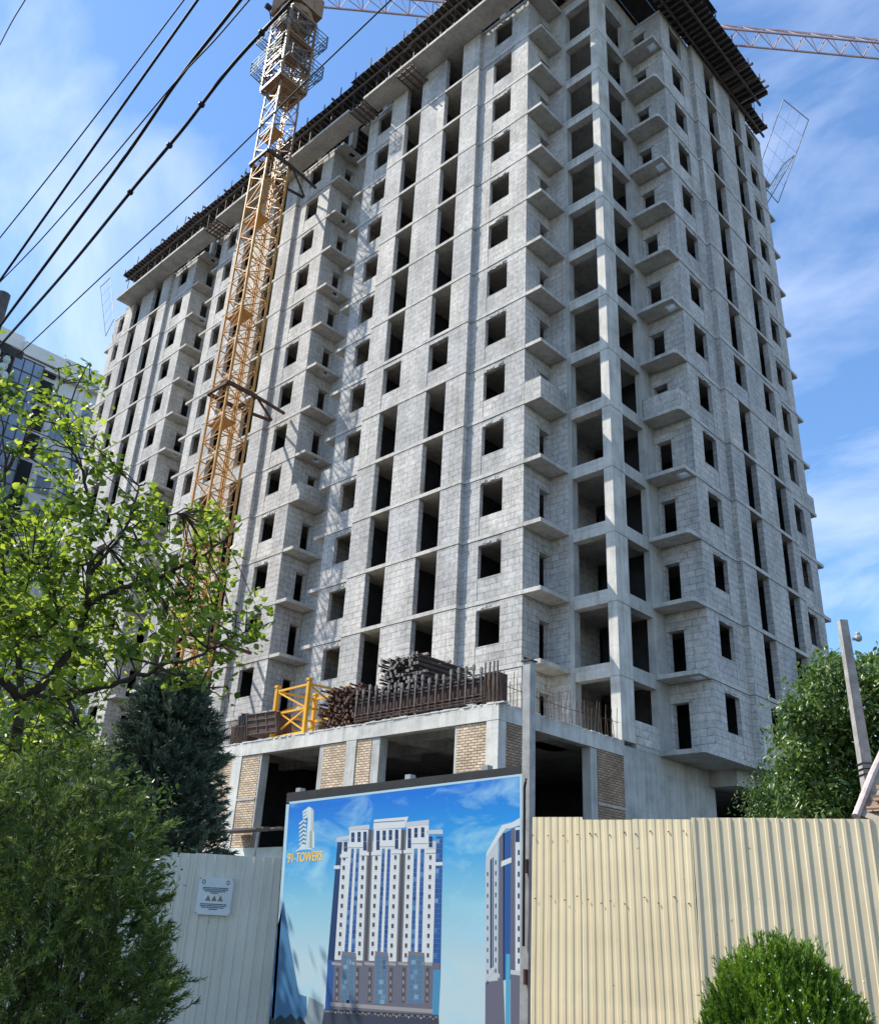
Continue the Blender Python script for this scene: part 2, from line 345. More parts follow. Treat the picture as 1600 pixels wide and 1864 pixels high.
# frame of the corner: column, jamb column, beams
cc = MB(); jc = MB()
for s_ in range(1, 15):
    cc.box(-.43, 0, 0, .95, zk(s_)+TOP, zk(s_-1)-.5); cc.box(-.45, .02, -.02, .97, zk(s_-1)-.49, zk(s_-1)+TOP-.01)
    jc.box(-2.27, -2.06, -.01, .4, zk(s_)+TOP, zk(s_-1)-.11)
cc.build('corner_column', M['conc_lt'], TW); jc.build('jamb_column', M['conc'], TW)
for k in range(0, 14):
    b = MB(); b.box(-2.06, -.45, .012, .42, zk(k)-.5, zk(k)+TOP); b.build('beam', M['conc_lt'], TW)
    b = MB(); b.box(-.42, -.012, .97, 2.68, zk(k)-.5, zk(k)+TOP); b.build('beam', M['conc'], TW)
b = MB(); b.box(-.3, -.004, .95, 2.68, TOP, .97); b.build('sill_wall', M['block'], TW)
# floor slabs, each with its bays
W2 = .93
for k in range(0, 15):
    z0, z1 = zk(k)+BOT, zk(k)+TOP; sl_ = MB(); e = .022
    sl_.box(-53.6, -.46, .0, 20.2, z0, z1, 'top'); sl_.box(-.46, -.013, .98, 20.2, z0, z1, 'top')
    for fr, w, mid in ((f1, LW, (3.42, 10.85)), (f2, LW, (3.42, 10.85)), (f3, LW, (3.42, 10.85)), (fs, SW, (3.2, 9.95))):
        fr.box(sl_, -e, w+e, -e, DP-.0 if fr.side == 'long' else DP-.002, z0, z1, 'top'); fr.box(sl_, mid[0]-e, mid[1]+e, -PR-e, -e, z0, z1)
    if k: sl_.box(BX[2][1]-W2, BX[2][1]-e, -DP-e, 0, z0, z1)
    sl_.build('floor_slab', [M['slab'], M['floor_dim']], TW)
    def bslab(x0, x1, hole):
        m = MB()
        if hole:                                              # a riser hole near the free corner
            m.box(x0, x1, -.55, -.003, z0, z1); m.box(x0, x1, -DP, -1.05, z0, z1); m.box(x0, x0+.3, -1.05, -.55, z0, z1); m.box(x1-.2, x1, -1.05, -.55, z0, z1)
        else: m.box(x0, x1, -DP-.01, -.003, z0, z1)
        m.build('balcony_slab', M['slab'], TW)
    for i in range(3): bslab(BX[i][0]+e, BX[i][0]+W2, i and k % 2 == 0)
    for i in range(2): bslab(BX[i][1]-W2, BX[i][1]-e, False)
    if k == 0: continue
    m = MB(); y0 = BY[0]-e; yb = BY[0]-1.0
    if k == 14:
        m.prism([(0.003, yb), (DP-.1, yb), (DP, yb+.1), (DP, y0), (0.003, y0)], z0, z1)
    elif k % 3 == 1:
        m.box(0.003, DP, yb, y0-.62, z0, z1); m.box(0.003, DP-.62, y0-.62, y0, z0, z1); m.box(DP-.16, DP, y0-.62, y0, z0, z1); m.box(DP-.62, DP-.16, y0-.12, y0, z0, z1)
    else: m.prism([(0.003, yb), (DP-.12, yb), (DP, yb+.14), (DP, y0), (0.003, y0)], z0, z1)
    m.build('balcony_slab', M['slab'], TW)
    m = MB(); m.box(0.003, DP, BY[1]+e, BY[1]+.9, z0, z1); m.build('balcony_slab', M['slab'], TW)
# block parapets on the balconies of one level
z0 = zk(9)+TOP; zt = z0+.95
def parapet(x0, x1, inner, y0, y1):
    m = MB(); m.box(x0, x1, y0, y0+.14, z0, zt); xs = x1 if inner < 0 else x0
    m.box(min(xs, xs+inner*.14), max(xs, xs+inner*.14), y0+.15, y1, z0, zt-.03); m.build('balcony_parapet', M['block'], TW)
for i in range(3): parapet(BX[i][0]+.002, BX[i][0]+W2-.02, -1, -DP+.01, -.02)
for i in range(2): parapet(BX[i][1]-W2+.02, BX[i][1]-.002, 1, -DP+.01, -.02)
m = MB(); m.box(.05, DP-.04, BY[0]-.98, BY[0]-.84, z0, zt); m.box(DP-.18, DP-.02, BY[0]-.83, BY[0]-.005, z0, zt-.02); m.build('balcony_parapet', M['block'], TW)
m = MB(); m.box(.05, DP-.04, BY[1]+.73, BY[1]+.87, z0, zt); m.box(DP-.18, DP-.02, BY[1]+.005, BY[1]+.72, z0, zt-.02); m.build('balcony_parapet', M['block'], TW)
# rooms behind the openings
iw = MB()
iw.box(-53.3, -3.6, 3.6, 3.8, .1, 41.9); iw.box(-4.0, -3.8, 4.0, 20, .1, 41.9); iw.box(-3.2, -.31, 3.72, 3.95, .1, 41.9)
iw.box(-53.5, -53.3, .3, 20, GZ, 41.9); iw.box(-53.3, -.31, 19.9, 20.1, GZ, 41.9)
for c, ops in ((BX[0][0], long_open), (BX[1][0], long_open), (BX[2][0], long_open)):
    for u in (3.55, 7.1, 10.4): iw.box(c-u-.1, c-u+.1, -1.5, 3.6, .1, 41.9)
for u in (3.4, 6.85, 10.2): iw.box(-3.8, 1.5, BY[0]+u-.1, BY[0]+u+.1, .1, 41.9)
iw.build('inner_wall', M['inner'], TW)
iw = MB(); iw.box(-3.55, -3.27, .31, 3.59, .1, 41.9); iw.build('inner_wall', M['block'], TW)
# a few loose blocks and boards left inside the windows of the low floors
m = MB()
for s_ in (10, 11, 12, 13): f1.box(m, 11.25, 11.7, .5, .7, zk(s_)+.1, zk(s_)+1.45)
fs.box(m, 8.3, 8.6, .05, .3, zk(12)+.1, zk(12)+.65)
m.build('loose_block', M['block'], TW)
# steel props still standing inside some openings
for i in range(30):
    m = MB(); s_ = random.randint(2, 13); fr, ops = random.choice(((f1, long_open), (f2, long_open), (fs, short_open))); o = random.choice(ops[1:3]); u = random.uniform(o[1]+.1, o[2]-.1); d_ = random.uniform(.4, 2.2)
    fr.box(m, u-.03, u+.03, d_, d_+.06, zk(s_)+TOP, zk(s_-1)+BOT); fr.box(m, u-.045, u+.045, d_-.015, d_+.075, zk(s_)+TOP+.9, zk(s_)+TOP+1.5); m.build('steel_prop', M['steel_wn'], TW)
# cornice slabs at the top of the long front
for x0, x1 in ((-15.5, 1.6), (-32.2, -16.95), (-47.4, -33.9)):
    m = MB(); m.box(x0, x1, -3.5, -DP-PR-.025, zk(0)+BOT-.02, zk(0)+TOP)
    x = x0+2.1
    while x < x1-.5: m.box(x, x+.09, -3.515, -3.44, zk(0)+BOT-.03, zk(0)+TOP+.03+random.random()*.05); x += 5.2
    m.build('cornice_slab', M['slab'], TW)
at_ = MB(); at_.box(-52, -.5, 1.2, 1.5, 42.1, 44.6); at_.box(-.9, -.6, 1.5, 19, 42.1, 44.6)  # added backing wall that stops light leaking through the attic
for x in np.arange(-50, 0, 3.4): at_.box(x, x+.4, -1.4, -1.0, 42.08, 44.6)
at_.build('attic_columns_light_block', M['conc'], TW)
# base below the tower
bs = MB(); bs.box(-.35, -.02, .0, 6.9, GZ, BOT-.005); bs.box(-53.6, -16, -1.5, -1.2, GZ, BOT-.005); bs.box(-.45, .0, 14, 20, GZ, BOT-.005); bs.box(-53, -4.0, 8, 8.3, GZ, BOT-.005)
bs.box(0.0, 1.2, 6.5, 8.6, -.75, BOT-.005)
bs.build('base_wall', M['conc'], TW)
# ---- podium in front of the tower
PF, PX, PL = -7.2, .1, -16.2
pd = MB(); pd.box(PL, PX, PF, -DP-.03, -.11, .0); pd.box(-3.2, PX, -DP-.03, -.03, -.11, 0.0); pd.build('podium_slab', M['conc_lt'], TW)
pb = MB(); pb.box(PL, PX, PF, PF+.35, -.54, -.115); pb.box(PX-.35, PX, PF+.36, -.03, -.55, -.115)
for x in (-5.6, -8.0, -12.2): pb.box(x-.2, x+.2, PF+.36, -2.6, -.5, -.112)
for y in (-5.3, -3.5): pb.box(-15.8, PX-.37, y-.15, y+.15, -.42, -.113)
pb.build('podium_beam', M['conc_lt'], TW)
PB = -4.12
def pier(x0, x1, y0, y1, mat, name, zt_=-.545): m = MB(); m.box(x0, x1, y0, y1, PB, zt_); return m.build(name, mat, TW)
for x0, x1, mt, nm in ((-.4, .09, 'conc_lt', 'podium_column'), (-1.68, -.41, 'brick_y', 'brick_pier'), (-6.55, -5.78, 'brick_y', 'brick_pier'), (-7.1, -6.56, 'conc_lt', 'podium_column'), (-8.38, -7.11, 'brick_y', 'brick_pier'),
                       (-13.55, -12.33, 'brick_y', 'brick_pier'), (-14.2, -13.56, 'conc_lt', 'podium_column'), (-15.6, -14.21, 'brick_y', 'brick_pier')):
    d = .0 if 'conc' in mt else .03
    pier(x0, x1, PF+.01+d, PF+.4, M[mt], nm)
for x in (-5.55, -1.72, -8.44, -12.28): pier(x-.06 if x in (-1.72, -12.28) else x-.2, x+.2 if x in (-5.55,) else x+.04, PF+.05, PF+.42, M['conc'], 'opening_jamb')
for y0, y1, mt, nm in ((-6.79, -5.95, 'brick_r', 'brick_pier'), (-1.74, -.06, 'brick_r', 'brick_pier'), (-2.14, -1.75, 'conc', 'opening_jamb'), (-5.94, -5.42, 'conc', 'opening_jamb')):
    pier(PX-.4, PX-(.03 if 'brick' in mt else .05), y0, y1, M[mt], nm, -.555)
for bb in ((-15.6, -12.33, PF+.015, PF+.05, -2.32, -2.24), (PX-.1, PX-.015, -1.74, -.06, -2.45, -2.37)): b = MB(); b.box(*bb); b.build('tie_band', M['conc'], TW)
b = MB(); x = PL
while x < PX-.1:
    w = random.uniform(.06, .4); h = max(.006, random.gauss(.015, .014)); b.box(x, x+w, PF-.012-random.random()*.02, PF+random.uniform(.1, .3), -.03, h); x += w+random.uniform(.0, .25)*(random.random() < .4)
y = PF+.3
while y < -.2:
    w = random.uniform(.06, .4); b.box(PX-random.uniform(.1, .3), PX+.01+random.random()*.02, y, y+w, -.03, max(.006, random.gauss(.014, .012))); y += w+random.uniform(0, .3)*(random.random() < .5)
b.build('rough_edge', M['conc_lt'], TW)['kind'] = 'stuff'
b = MB(); b.box(-15.6, PX-.5, 6.4, 6.6, GZ, -.12); b.box(PL, PL+.2, PF+.4, 6.4, GZ, -.12); b.box(PL+.2, PX-.46, PF+.45, 6.4, PB-.15, PB); b.build('inner_wall', M['inner'], TW)
b = MB(); b.box(PL, PX, PF-.06, PF+.4, GZ, PB); b.box(PX-.4, PX+.05, PF+.4, 0, GZ, PB-.16); b.build('plinth', M['white'], TW)
# starter bars left sticking up round the podium edge
sb0 = None
spots = [(PX-.12+random.uniform(-.04, .04), y) for y in np.arange(-6.9, -.15, .2)] + [(x, PF+.12+random.uniform(-.04, .04)) for x in np.arange(-16.1, -13.7, .15)] + [(x, PF+.15) for x in np.arange(-.72, .1, .16)]
for i, (x, y) in enumerate(spots):
    m = MB(); h = random.uniform(.75, 1.2); lx, ly = random.uniform(-.1, .1), random.uniform(-.12, .12)
    m.tube([(x, y, -.01), (x+lx*.4, y+ly*.4, h*.6), (x+lx, y+ly, h)], .012, 5); m.build('starter_bar', M['rust'], TW)
m = MB(); m.tube([(PX-.1, -6.9, .62), (PX-.13, -3.5, .55), (PX-.1, -.2, .66)], .011, 5); m.tube([(-16.1, PF+.14, .8), (-13.5, PF+.12, .72)], .011, 5); m.build('tie_bar', M['rust'], TW)

# ------------------------------------------------------------------ roof formwork
def formwork(name, label, z, x0, x1, y0, y1, along, steps, groups):
    t = thing(name, label, 'formwork', ((x0+x1)/2, (y0+y1)/2, z))
    dk = MB()
    for a0, a1, c0, c1 in steps:                               # ranges along / across, as deck sheets 1.22 m long
        a = a0
        while a < a1-.05:
            e_ = min(a+1.22, a1); dz = random.uniform(0, .012)
            if along == 'x': dk.box(a+.006, e_-.006, c0-random.uniform(0, .06), c1+7, z+dz, z+.02+dz)
            else: dk.box(c0, c1+random.uniform(0, .06), a+.006, e_-.006, z+dz, z+.02+dz)
            a = e_
    dk.build('deck', M['ply'], t)
    jo = MB()
    for a0, a1, c0, c1 in steps:
        a = a0+.1
        while a < a1:
            ex = random.choice((0, 0, .05, .12, .3)); w = .09
            if along == 'x': jo.box(a, a+w, c0-ex, c1, z-.14, z-.001)
            else: jo.box(c0, c1+ex, a, a+w, z-.14, z-.001)
            a += random.uniform(.38, .52)
    j = jo.build('joists', M['timber'], t); j['kind'] = 'stuff'
    st_ = MB()
    for a0, a1, c0, c1 in steps:
        a = a0+.5
        while a < a1:
            h = random.uniform(.25, .7)
            if along == 'x': st_.box(a, a+.06, c0-.12, c0-.065, z-.1, z+h)
            else: st_.box(c1+.065, c1+.12, a, a+.06, z-.1, z+h)
            a += random.uniform(1.2, 2.6)
    st_.build('edge_stakes', M['timber'], t)['kind'] = 'stuff'
    for a0, a1, c in groups:
        gm = MB()
        if along == 'x': gm.box(a0, a1, c-.05, c+.05, z-.32, z-.142)
        else: gm.box(c-.05, c+.05, a0, a1, z-.32, z-.142)
        gm.build('girder', M['timber'], t)
    return t
FL = formwork('roof_formwork', 'dark timber and plywood roof formwork along the top of the long front under the sky', 44.95, -47.9, 1.5, -3.3, 1.5, 'x',
              [(-47.9, -36, -3.2, 1.0), (-36, -27, -3.05, 1.0), (-27, -17.3, -3.1, 1.0), (-17.3, -11.5, -3.3, 1.0), (-11.5, 3.5, -3.35, 1.0)],
              [(-48.1, -30, -2.75), (-30.2, -12, -2.8), (-12.2, 3.8, -2.9), (-48.1, -30, -1.2), (-30.2, -12, -1.25), (-12.2, 3.8, -1.2)])
pm = None
for i, x in enumerate(np.arange(-47.4, -.5, 1.15)):
    for y in (-2.78, -1.22):
        m = MB(); m.tube([(x+random.uniform(-.1, .1), y, 42.08), (x, y, 44.63)], .03, 5); m.build('prop', M['steel_dk'], FL)
m = MB()
for x in np.arange(-47, -2, 2.3):
    m.tube([(x, -2.78, 42.3), (x+1.15, -1.22, 44.5)], .022, 4); m.tube([(x, -2.78, 43.2), (x+2.3, -2.78, 43.3)], .022, 4); m.tube([(x, -1.3, 43.3), (x+2.0, -2.7, 44.6)], .022, 4)
m.build('braces', M['steel_dk'], FL)
FR = formwork('roof_formwork', 'dark timber and plywood cornice formwork overhanging the short shaded front at the right', 42.22, 1.95, 4.0, 1.2, 15.7, 'y',
              [(.6, 13.1, 1.93, 4.0), (13.1, 15.75, 1.93, 2.75)], [(.4, 16.0, 2.35), (.4, 13.5, 3.3)])
# hanging platforms and shutter grids tucked under the cornice
def hang(label, x0, x1, y0, y1, z0):
    t = thing('hanging_platform', label, 'platform', ((x0+x1)/2, (y0+y1)/2, z0), 'wooden shuttering left hanging below the cornice')
    m = MB()
    for i in range(5): y = y0+(y1-y0)*i/4.6; m.box(x0, x1, y, y+(y1-y0)/5.6, z0+random.uniform(0, .05), z0+.05+random.uniform(.0, .05))
    m.build('planks', M['timber_lt'], t); m = MB()
    for i in range(4): x = x0+(x1-x0)*(i+.1)/3.4; m.box(x, x+.07, y0-.15, y1+.1, z0-.08, z0-.003)
    m.build('bearers', M['timber'], t); m = MB()
    for x in (x0+.1, x1-.1):
        for y in (y0+.1, y1-.1): m.tube([(x, y, z0), (x, y, 41.86)], .02, 4)
    m.build('hangers', M['steel_dk'], t)
hang('wooden work platform hanging below the cornice above the tall slots', -12.3, -10.9, -3.55, -2.15, 41.25)
hang('wooden shuttering grid in the cornice gap right of the crane mast', -16.9, -15.55, -3.4, -2.1, 41.75)
hang('wooden shuttering grid in the cornice gap left of the crane mast', -33.8, -32.3, -3.4, -2.1, 41.75)
# light wire safety frames leaning out from the upper floors
def net(label, pts, grp='safety net frames on the upper floors'):
    p = [Vector(q) for q in pts]; t = thing('safety_frame', label, 'safety frame', (p[3]+p[2])/2, grp)
    m = MB()
    for i in range(4): m.tube([p[i], p[(i+1) % 4]], .035, 5)
    m.build('frame', M['steel_gr'], t); m = MB()
    n = 2
    for i in range(1, n+1): m.tube([p[0].lerp(p[1], i/(n+1)), p[3].lerp(p[2], i/(n+1))], .012, 4)
    for i in range(1, 5): m.tube([p[0].lerp(p[3], i/5), p[1].lerp(p[2], i/5)], .010, 4)
    m.build('mesh_wires', M['steel_gr'], t)
net('larger wire safety frame leaning out at the top right edge of the tower', [(3.46, 17.5, 45.9), (4.3, 19.3, 44.9), (1.6, 19.0, 38.9), (1.0, 17.3, 40.3)])
net('smaller wire safety frame leaning out below the larger one at the right edge', [(3.0, 17.1, 40.0), (3.6, 17.5, 40.67), (1.46, 17.5, 37.9), (1.2, 17.1, 38.0)])
net('wire safety frame leaning out at the top left edge of the tower', [(-54.4, -2.5, 47.45), (-52.5, -2.5, 47.6), (-49.4, -2.5, 41.3), (-50.3, -2.5, 39.9)])

# ------------------------------------------------------------------ things lying on the podium roof
# a lattice section of crane mast, standing
def lattice(mb, c, hw, z0, z1, step, rc, rd, style=0):
    cs = [(c[0]-hw, c[1]-hw), (c[0]+hw, c[1]-hw), (c[0]+hw, c[1]+hw), (c[0]-hw, c[1]+hw)]
    z = z0; i = 0
    while z < z1-.01:
        ze = min(z+step, z1)
        for k in range(4):
            a, b = cs[k], cs[(k+1) % 4]
            mb.bar((*a, z), (*b, z), rd, rd)
            zm = (z+ze)/2
            if style == 0:
                if (i+k) % 2: mb.bar((*a, z), (*b, ze), rd, rd)
                else: mb.bar((*b, z), (*a, ze), rd, rd)
            else:
                mid = ((a[0]+b[0])/2, (a[1]+b[1])/2)
                mb.bar((*a, z), (*mid, ze), rd, rd); mb.bar((*b, z), (*mid, ze), rd, rd)
        z = ze; i += 1
    return cs
t = thing('mast_section', 'yellow lattice crane mast section standing on the podium roof', 'crane part', (-11.2, -5.9, 0))
cs = [(-12.3, -6.75), (-10.1, -6.85), (-9.75, -5.1), (-11.95, -5.0)]
for q in cs: m = MB(); m.bar((*q, .02), (*q, 2.2), .15, .15); m.build('chord', M['yellow'], t)
m = MB()
for k in range(4):
    a, b = cs[k], cs[(k+1) % 4]
    for z in (.15, 1.1, 2.05): m.bar((*a, z), (*b, z), .08, .08)
    if k in (0, 1, 3): m.bar((*a, .2), (*b, 1.1), .06, .06); m.bar((*b, 1.1), (*a, 2.05), .06, .06)
    if k == 0: m.bar((*b, .2), (*a, 1.3), .05, .05)
m.build('bracing', M['yellow'], t)
for q in cs: m = MB(); m.box(q[0]-.1, q[0]+.1, q[1]-.1, q[1]+.1, 2.202, 2.3); m.build('connector', M['yellow'], t)
# tilted brown form box
t = thing('form_box', 'brown ribbed steel form box lying tilted left of the yellow mast section', 'formwork box', (-12.8, -6.6, .3))
m = MB(); ax = Vector((1.95, .05, -.04)); ay = Vector((0, .75, .0)); az = Vector((-.12, -.1, .85)); o = Vector((-13.65, -7.0, .33))
m.obox(o, ax, ay, az); m.build('shell', M['rust'], t); m = MB()
for f in (.02, .36, .68, .97): m.obox(o+az*f-Vector((0, .04, 0)), ax, Vector((0, .04, 0)), az*.035)
for f in (.0, .33, .66, .98): m.obox(o+ax*f-Vector((0, .032, 0)), ax*.02, Vector((0, .03, 0)), az)
m.build('ribs', M['timber'], t)
t = thing('panel_stack', 'grey ribbed panels leaning with rusty bars at the left end of the podium roof', 'panel', (-14.4, -6.8, 0))
m = MB()
for i in range(5): m.obox((-14.5+i*.09, -6.95+i*.05, .02), (.07, .02, 0), (.1, .5, 0), (-.05, -.02, 1.25+.1*(i % 2)))
m.build('panels', M['steel_dk'], t); m = MB()
for i in range(7): m.tube([(-14.9+i*.08, -6.9, .03), (-15.3+i*.12, -6.75, 1.0+.05*i)], .02, 5)
m.build('bars', M['rust'], t)
# heap of brown props and stack of grey props: every bar end shows
def bundle(name, label, cat, x0, x1, y0, y1, z0, z1, nx, nz, mat, jit, r, endr, ymax_j=.5, bear=None):
    t = thing(name, label, cat, ((x0+x1)/2, (y0+y1)/2, z0)); rod = MB(); caps = MB()
    for i in range(nx):
        for k in range(nz):
            x = x0+(x1-x0)*(i+.5)/nx+random.gauss(0, jit); z = z0+(z1-z0)*(k+.5)/nz+random.gauss(0, jit*.6)
            ya = y0+random.uniform(-.05, ymax_j); yb = y1+random.uniform(-.3, .1)
            rod.tube([(x, ya, z), (x+random.gauss(0, jit*1.5), yb, z+random.gauss(0, jit))], r, 6)
            if random.random() < .8: caps.box(x-endr, x+endr, ya-.012, ya+.0, z-endr, z+endr)
    a = rod.build('rods', mat, t); a['kind'] = 'stuff'; b = caps.build('end_plates', M['steel_wn'] if 'grey' in label else M['rust'], t); b['kind'] = 'stuff'
    if bear:
        m = MB()
        for z in bear:
            for y in (y0+.35, (y0+y1)/2, y1-.4): m.box(x0-.15, x1+.15, y-.05, y+.05, z-.05, z+.03)
        m.build('bearers', M['timber_lt'], t)
    return t
bundle('prop_heap', 'untidy heap of rusty brown props beside the yellow mast section', 'props', -9.7, -7.3, -6.6, -4.0, .03, 1.85, 16, 13, M['rust'], .045, .035, .05)
bundle('prop_stack', 'tall tidy stack of dark grey props with their ends facing the street', 'props', -6.95, -4.75, -6.1, -2.9, .12, 2.75, 12, 15, M['steel_dk'], .02, .035, .055, .25, (.1, .75, 1.4, 2.05, 2.7))
# long edge form with stakes
t = thing('edge_form', 'long rusty brown edge form with a row of upright stakes on the podium edge', 'formwork', (-3.9, -6.95, 0))
m = MB(); m.box(-6.95, -.85, -6.9, -6.84, .33, 1.0); m.build('plate', M['rust'], t)
m = MB()
for z in (.3, .42, .86, .98, .2): m.box(-7.0, -.78, -6.965, -6.905, z-.025, z+.025)
m.build('rails', M['steel_dk'], t)
st0 = None
for i, x in enumerate(np.linspace(-6.95, -.85, 19)):
    m = MB(); h = random.uniform(1.3, 1.5); m.box(x-.028, x+.028, -7.02, -6.967, .16, h); m.box(x-.05, x+.05, -7.03, -6.96, h-.2, h-.03); m.build('stake', M['steel_wn'], t)
m = MB()
for x in np.linspace(-6.9, -.9, 44): m.tube([(x, -7.04, .12), (x+.01, -7.04, 1.05)], .012, 4)
for z in (.18, .28, .38): m.tube([(-7, -7.045, z), (-.6, -7.045, z)], .012, 4)
m.build('mesh_bars', M['rust'], t)
t = thing('form_box', 'dark brown form box at the corner of the podium roof beside the long edge form', 'formwork box', (-.45, -6.7, 0))
m = MB(); m.box(-.74, -.14, -6.95, -6.5, .05, 1.07); m.build('shell', M['rust'], t); m = MB()
for x in (-.7, -.5, -.32, -.17): m.box(x-.02, x+.02, -6.99, -6.952, .03, 1.45)
m.build('ribs', M['steel_dk'], t)
# plank roof over the entry at the foot of the podium
t = thing('plank_canopy', 'rough dark plank canopy at the foot of the brick podium, left of the billboard', 'canopy', (-11.3, -8.2, -4))
m = MB()
for i in range(6): m.obox((-12.9+random.uniform(-.2, .1), -9.0+i*.3, -3.75+.03*i), (3.6, .02, .05), (0, .27, .03), (0, 0, .05+.03*(i % 2)))
m.build('planks', M['timber'], t)
for x in (-12.5, -9.6): m = MB(); m.tube([(x, -8.8, GZ), (x, -8.8, -3.78)], .05, 6); m.build('post', M['steel_gr'], t)
# ------------------------------------------------------------------ tower crane
CX, CY = -22.2, -5.4
CR = thing('tower_crane', 'yellow lattice tower crane standing against the long front of the unfinished tower', 'crane', (CX, CY, GZ))
def seg_mast(z0, z1, hw, mat_c, mat_b, step=1.25, rc=.11, rd=.048, style=0, nm='mast_section'):
    m = MB(); cs = lattice(m, (CX, CY), hw, z0, z1, step, rc, rd, style)
    for q in cs: m.bar((*q, z0), (*q, z1), rc, rc)
    for k in range(4):                                         # second bracing gives the dense look of the real mast
        a, b = cs[k], cs[(k+1) % 4]; z = z0
        while z < z1-.01: m.bar(((a[0]+b[0])/2, (a[1]+b[1])/2, z), (*(a if k % 2 else b), min(z+step/2, z1)), rd*.7); z += step
    o = m.build(nm, mat_c, CR); return o
z = GZ
while z < 44:
    seg_mast(z, min(z+2.5, 44.3), .84, M['crane'] if z < 37 else M['crane_pale'], None); z += 2.5
m = MB()
for zz_ in np.arange(GZ+2, 46, .32): m.bar((CX-.2, CY+.35, zz_), (CX+.2, CY+.35, zz_), .03)
for x in (-.22, .22): m.bar((CX+x, CY+.35, GZ+1), (CX+x, CY+.35, 46), .05)
m.build('ladder', M['crane'], CR)
for zz_ in np.arange(4, 44, 7.5): m = MB(); m.box(CX-.8, CX+.8, CY-.8, CY+.1, zz_, zz_+.05); m.build('rest_platform', M['crane'], CR)
# wall ties: collars and struts to the tower
for zt_, mt in ((39.1, 'steel_dk'), (21.15, 'crane_pale'), (6.3, 'crane_pale')):
    tie = MB(); h = 1.0
    for a, b in (((-h, -h), (h, -h)), ((h, -h), (h, h)), ((h, h), (-h, h)), ((-h, h), (-h, -h))): tie.bar((CX+a[0], CY+a[1], zt_), (CX+b[0], CY+b[1], zt_), .16, .22)
    tie.bar((CX+h, CY+h, zt_), (CX+.75, -DP-PR, zt_), .13, .16); tie.bar((CX-h, CY+h, zt_), (CX-.6, -DP-PR, zt_), .13, .16); tie.bar((CX+h, CY+h, zt_), (CX-.5, -DP-PR, zt_), .1, .12)
    o = tie.build('wall_tie', M['steel_dk'] if mt == 'steel_dk' else M['rust'], CR)
    if mt == 'steel_dk': o['label'] = 'dark wall tie with struts near the roof'
# climbing cage with railed platforms
m = MB(); cs = lattice(m, (CX, CY), 1.1, 46.0, 53.0, 1.4, .12, .07, 0)
for q in cs: m.bar((*q, 46.0), (*q, 53.0), .16, .16)
for zz_ in (46, 48.2, 50.4, 53): 
    for k in range(4): m.bar((*cs[k], zz_), (*cs[(k+1) % 4], zz_), .2, .2)
for z0_ in (46.3, 50.6): m.box(CX-1.1, CX+1.1, CY-1.1, CY+1.1, z0_, z0_+.05)
m.build('climbing_cage', M['crane_pale'], CR)
seg_mast(44.3, 57.0, .82, M['crane_pale'], None)
for zz_ in (47.6, 50.7):
    m = MB(); w = 1.8
    
    for r_ in (1.34, 1.66, w):
        q_ = [(CX-r_, CY-r_), (CX+r_, CY-r_), (CX+r_, CY+r_), (CX-r_, CY+r_)]
        for k in range(4): m.bar((*q_[k], zz_), (*q_[(k+1) % 4], zz_), .035)
    for f in np.linspace(-w, w, 6):
        for sg in (-1, 1): m.bar((CX+f, CY+sg*1.3, zz_-.03), (CX+f, CY+sg*w, zz_-.03), .05); m.bar((CX+sg*1.3, CY+f, zz_-.03), (CX+sg*w, CY+f, zz_-.03), .05)
    m.build('platform', M['galv'], CR); m = MB()
    cr_ = [(CX-w, CY-w), (CX+w, CY-w), (CX+w, CY+w), (CX-w, CY+w)]
    for k in range(4):
        a, b = cr_[k], cr_[(k+1) % 4]
        for h in (.35, .7, 1.1): m.bar((*a, zz_+h), (*b, zz_+h), .045)
        for i in range(5): q = (a[0]+(b[0]-a[0])*i/4, a[1]+(b[1]-a[1])*i/4); m.bar((*q, zz_), (*q, zz_+1.12), .045)
        for i in range(4):
            q = (a[0]+(b[0]-a[0])*i/4, a[1]+(b[1]-a[1])*i/4); q2 = (a[0]+(b[0]-a[0])*(i+1)/4, a[1]+(b[1]-a[1])*(i+1)/4); m.bar((*q, zz_+.05), (*q2, zz_+1.1), .025)
        m.bar((cr_[k][0], cr_[k][1], zz_), (CX+(cr_[k][0]-CX)*.55, CY+(cr_[k][1]-CY)*.55, zz_-1.2), .06)
    m.build('railing', M['galv'], CR)
m = MB(); m.tube([(CX-1.2, CY-1.5, 54.2), (CX-1.2, CY-1.9, 54.2)], .22, 10); m.bar((CX-1.2, CY-1.2, 53), (CX-1.2, CY-1.6, 54.1), .06); m.build('floodlight', M['steel_dk'], CR)
m = MB(); m.tube([(CX, CY, 53.1), (CX, CY, 53.7)], 1.3, 16); m.box(CX-1.35, CX+1.35, CY-1.35, CY+1.35, 53.8, 55.6); m.build('slewing_unit', M['crane_pale'], CR)
m = MB(); m.tube([(CX+.3, CY, 55.6), (CX, CY, 64)], [.9, .15], 4); m.build('tower_head', M['crane'], CR)
JA = R_(47); jd = Vector((math.cos(JA), math.sin(JA), 0)); jn = Vector((-jd.y, jd.x, 0)); JZ = 56.0
def jp(t_, s_, h): return Vector((CX, CY, JZ)) + jd*t_ + jn*s_ + Vector((0, 0, h))
m = MB(); n = 32; st = 1.75
for i in range(n):
    a, b = 1.2+i*st, 1.2+(i+1)*st
    for s_ in (-.65, .65):
        m.bar(jp(a, s_, 0), jp(b, s_, 0), .12); m.bar(jp(a, s_, 0), jp((a+b)/2, 0, 1.25), .06); m.bar(jp((a+b)/2, 0, 1.25), jp(b, s_, 0), .06)
    m.bar(jp(a, 0, 1.25), jp(b, 0, 1.25), .12); m.bar(jp(a, -.65, 0), jp(a, .65, 0), .06); m.bar(jp(a, -.65, 0), jp(b, .65, 0), .05)
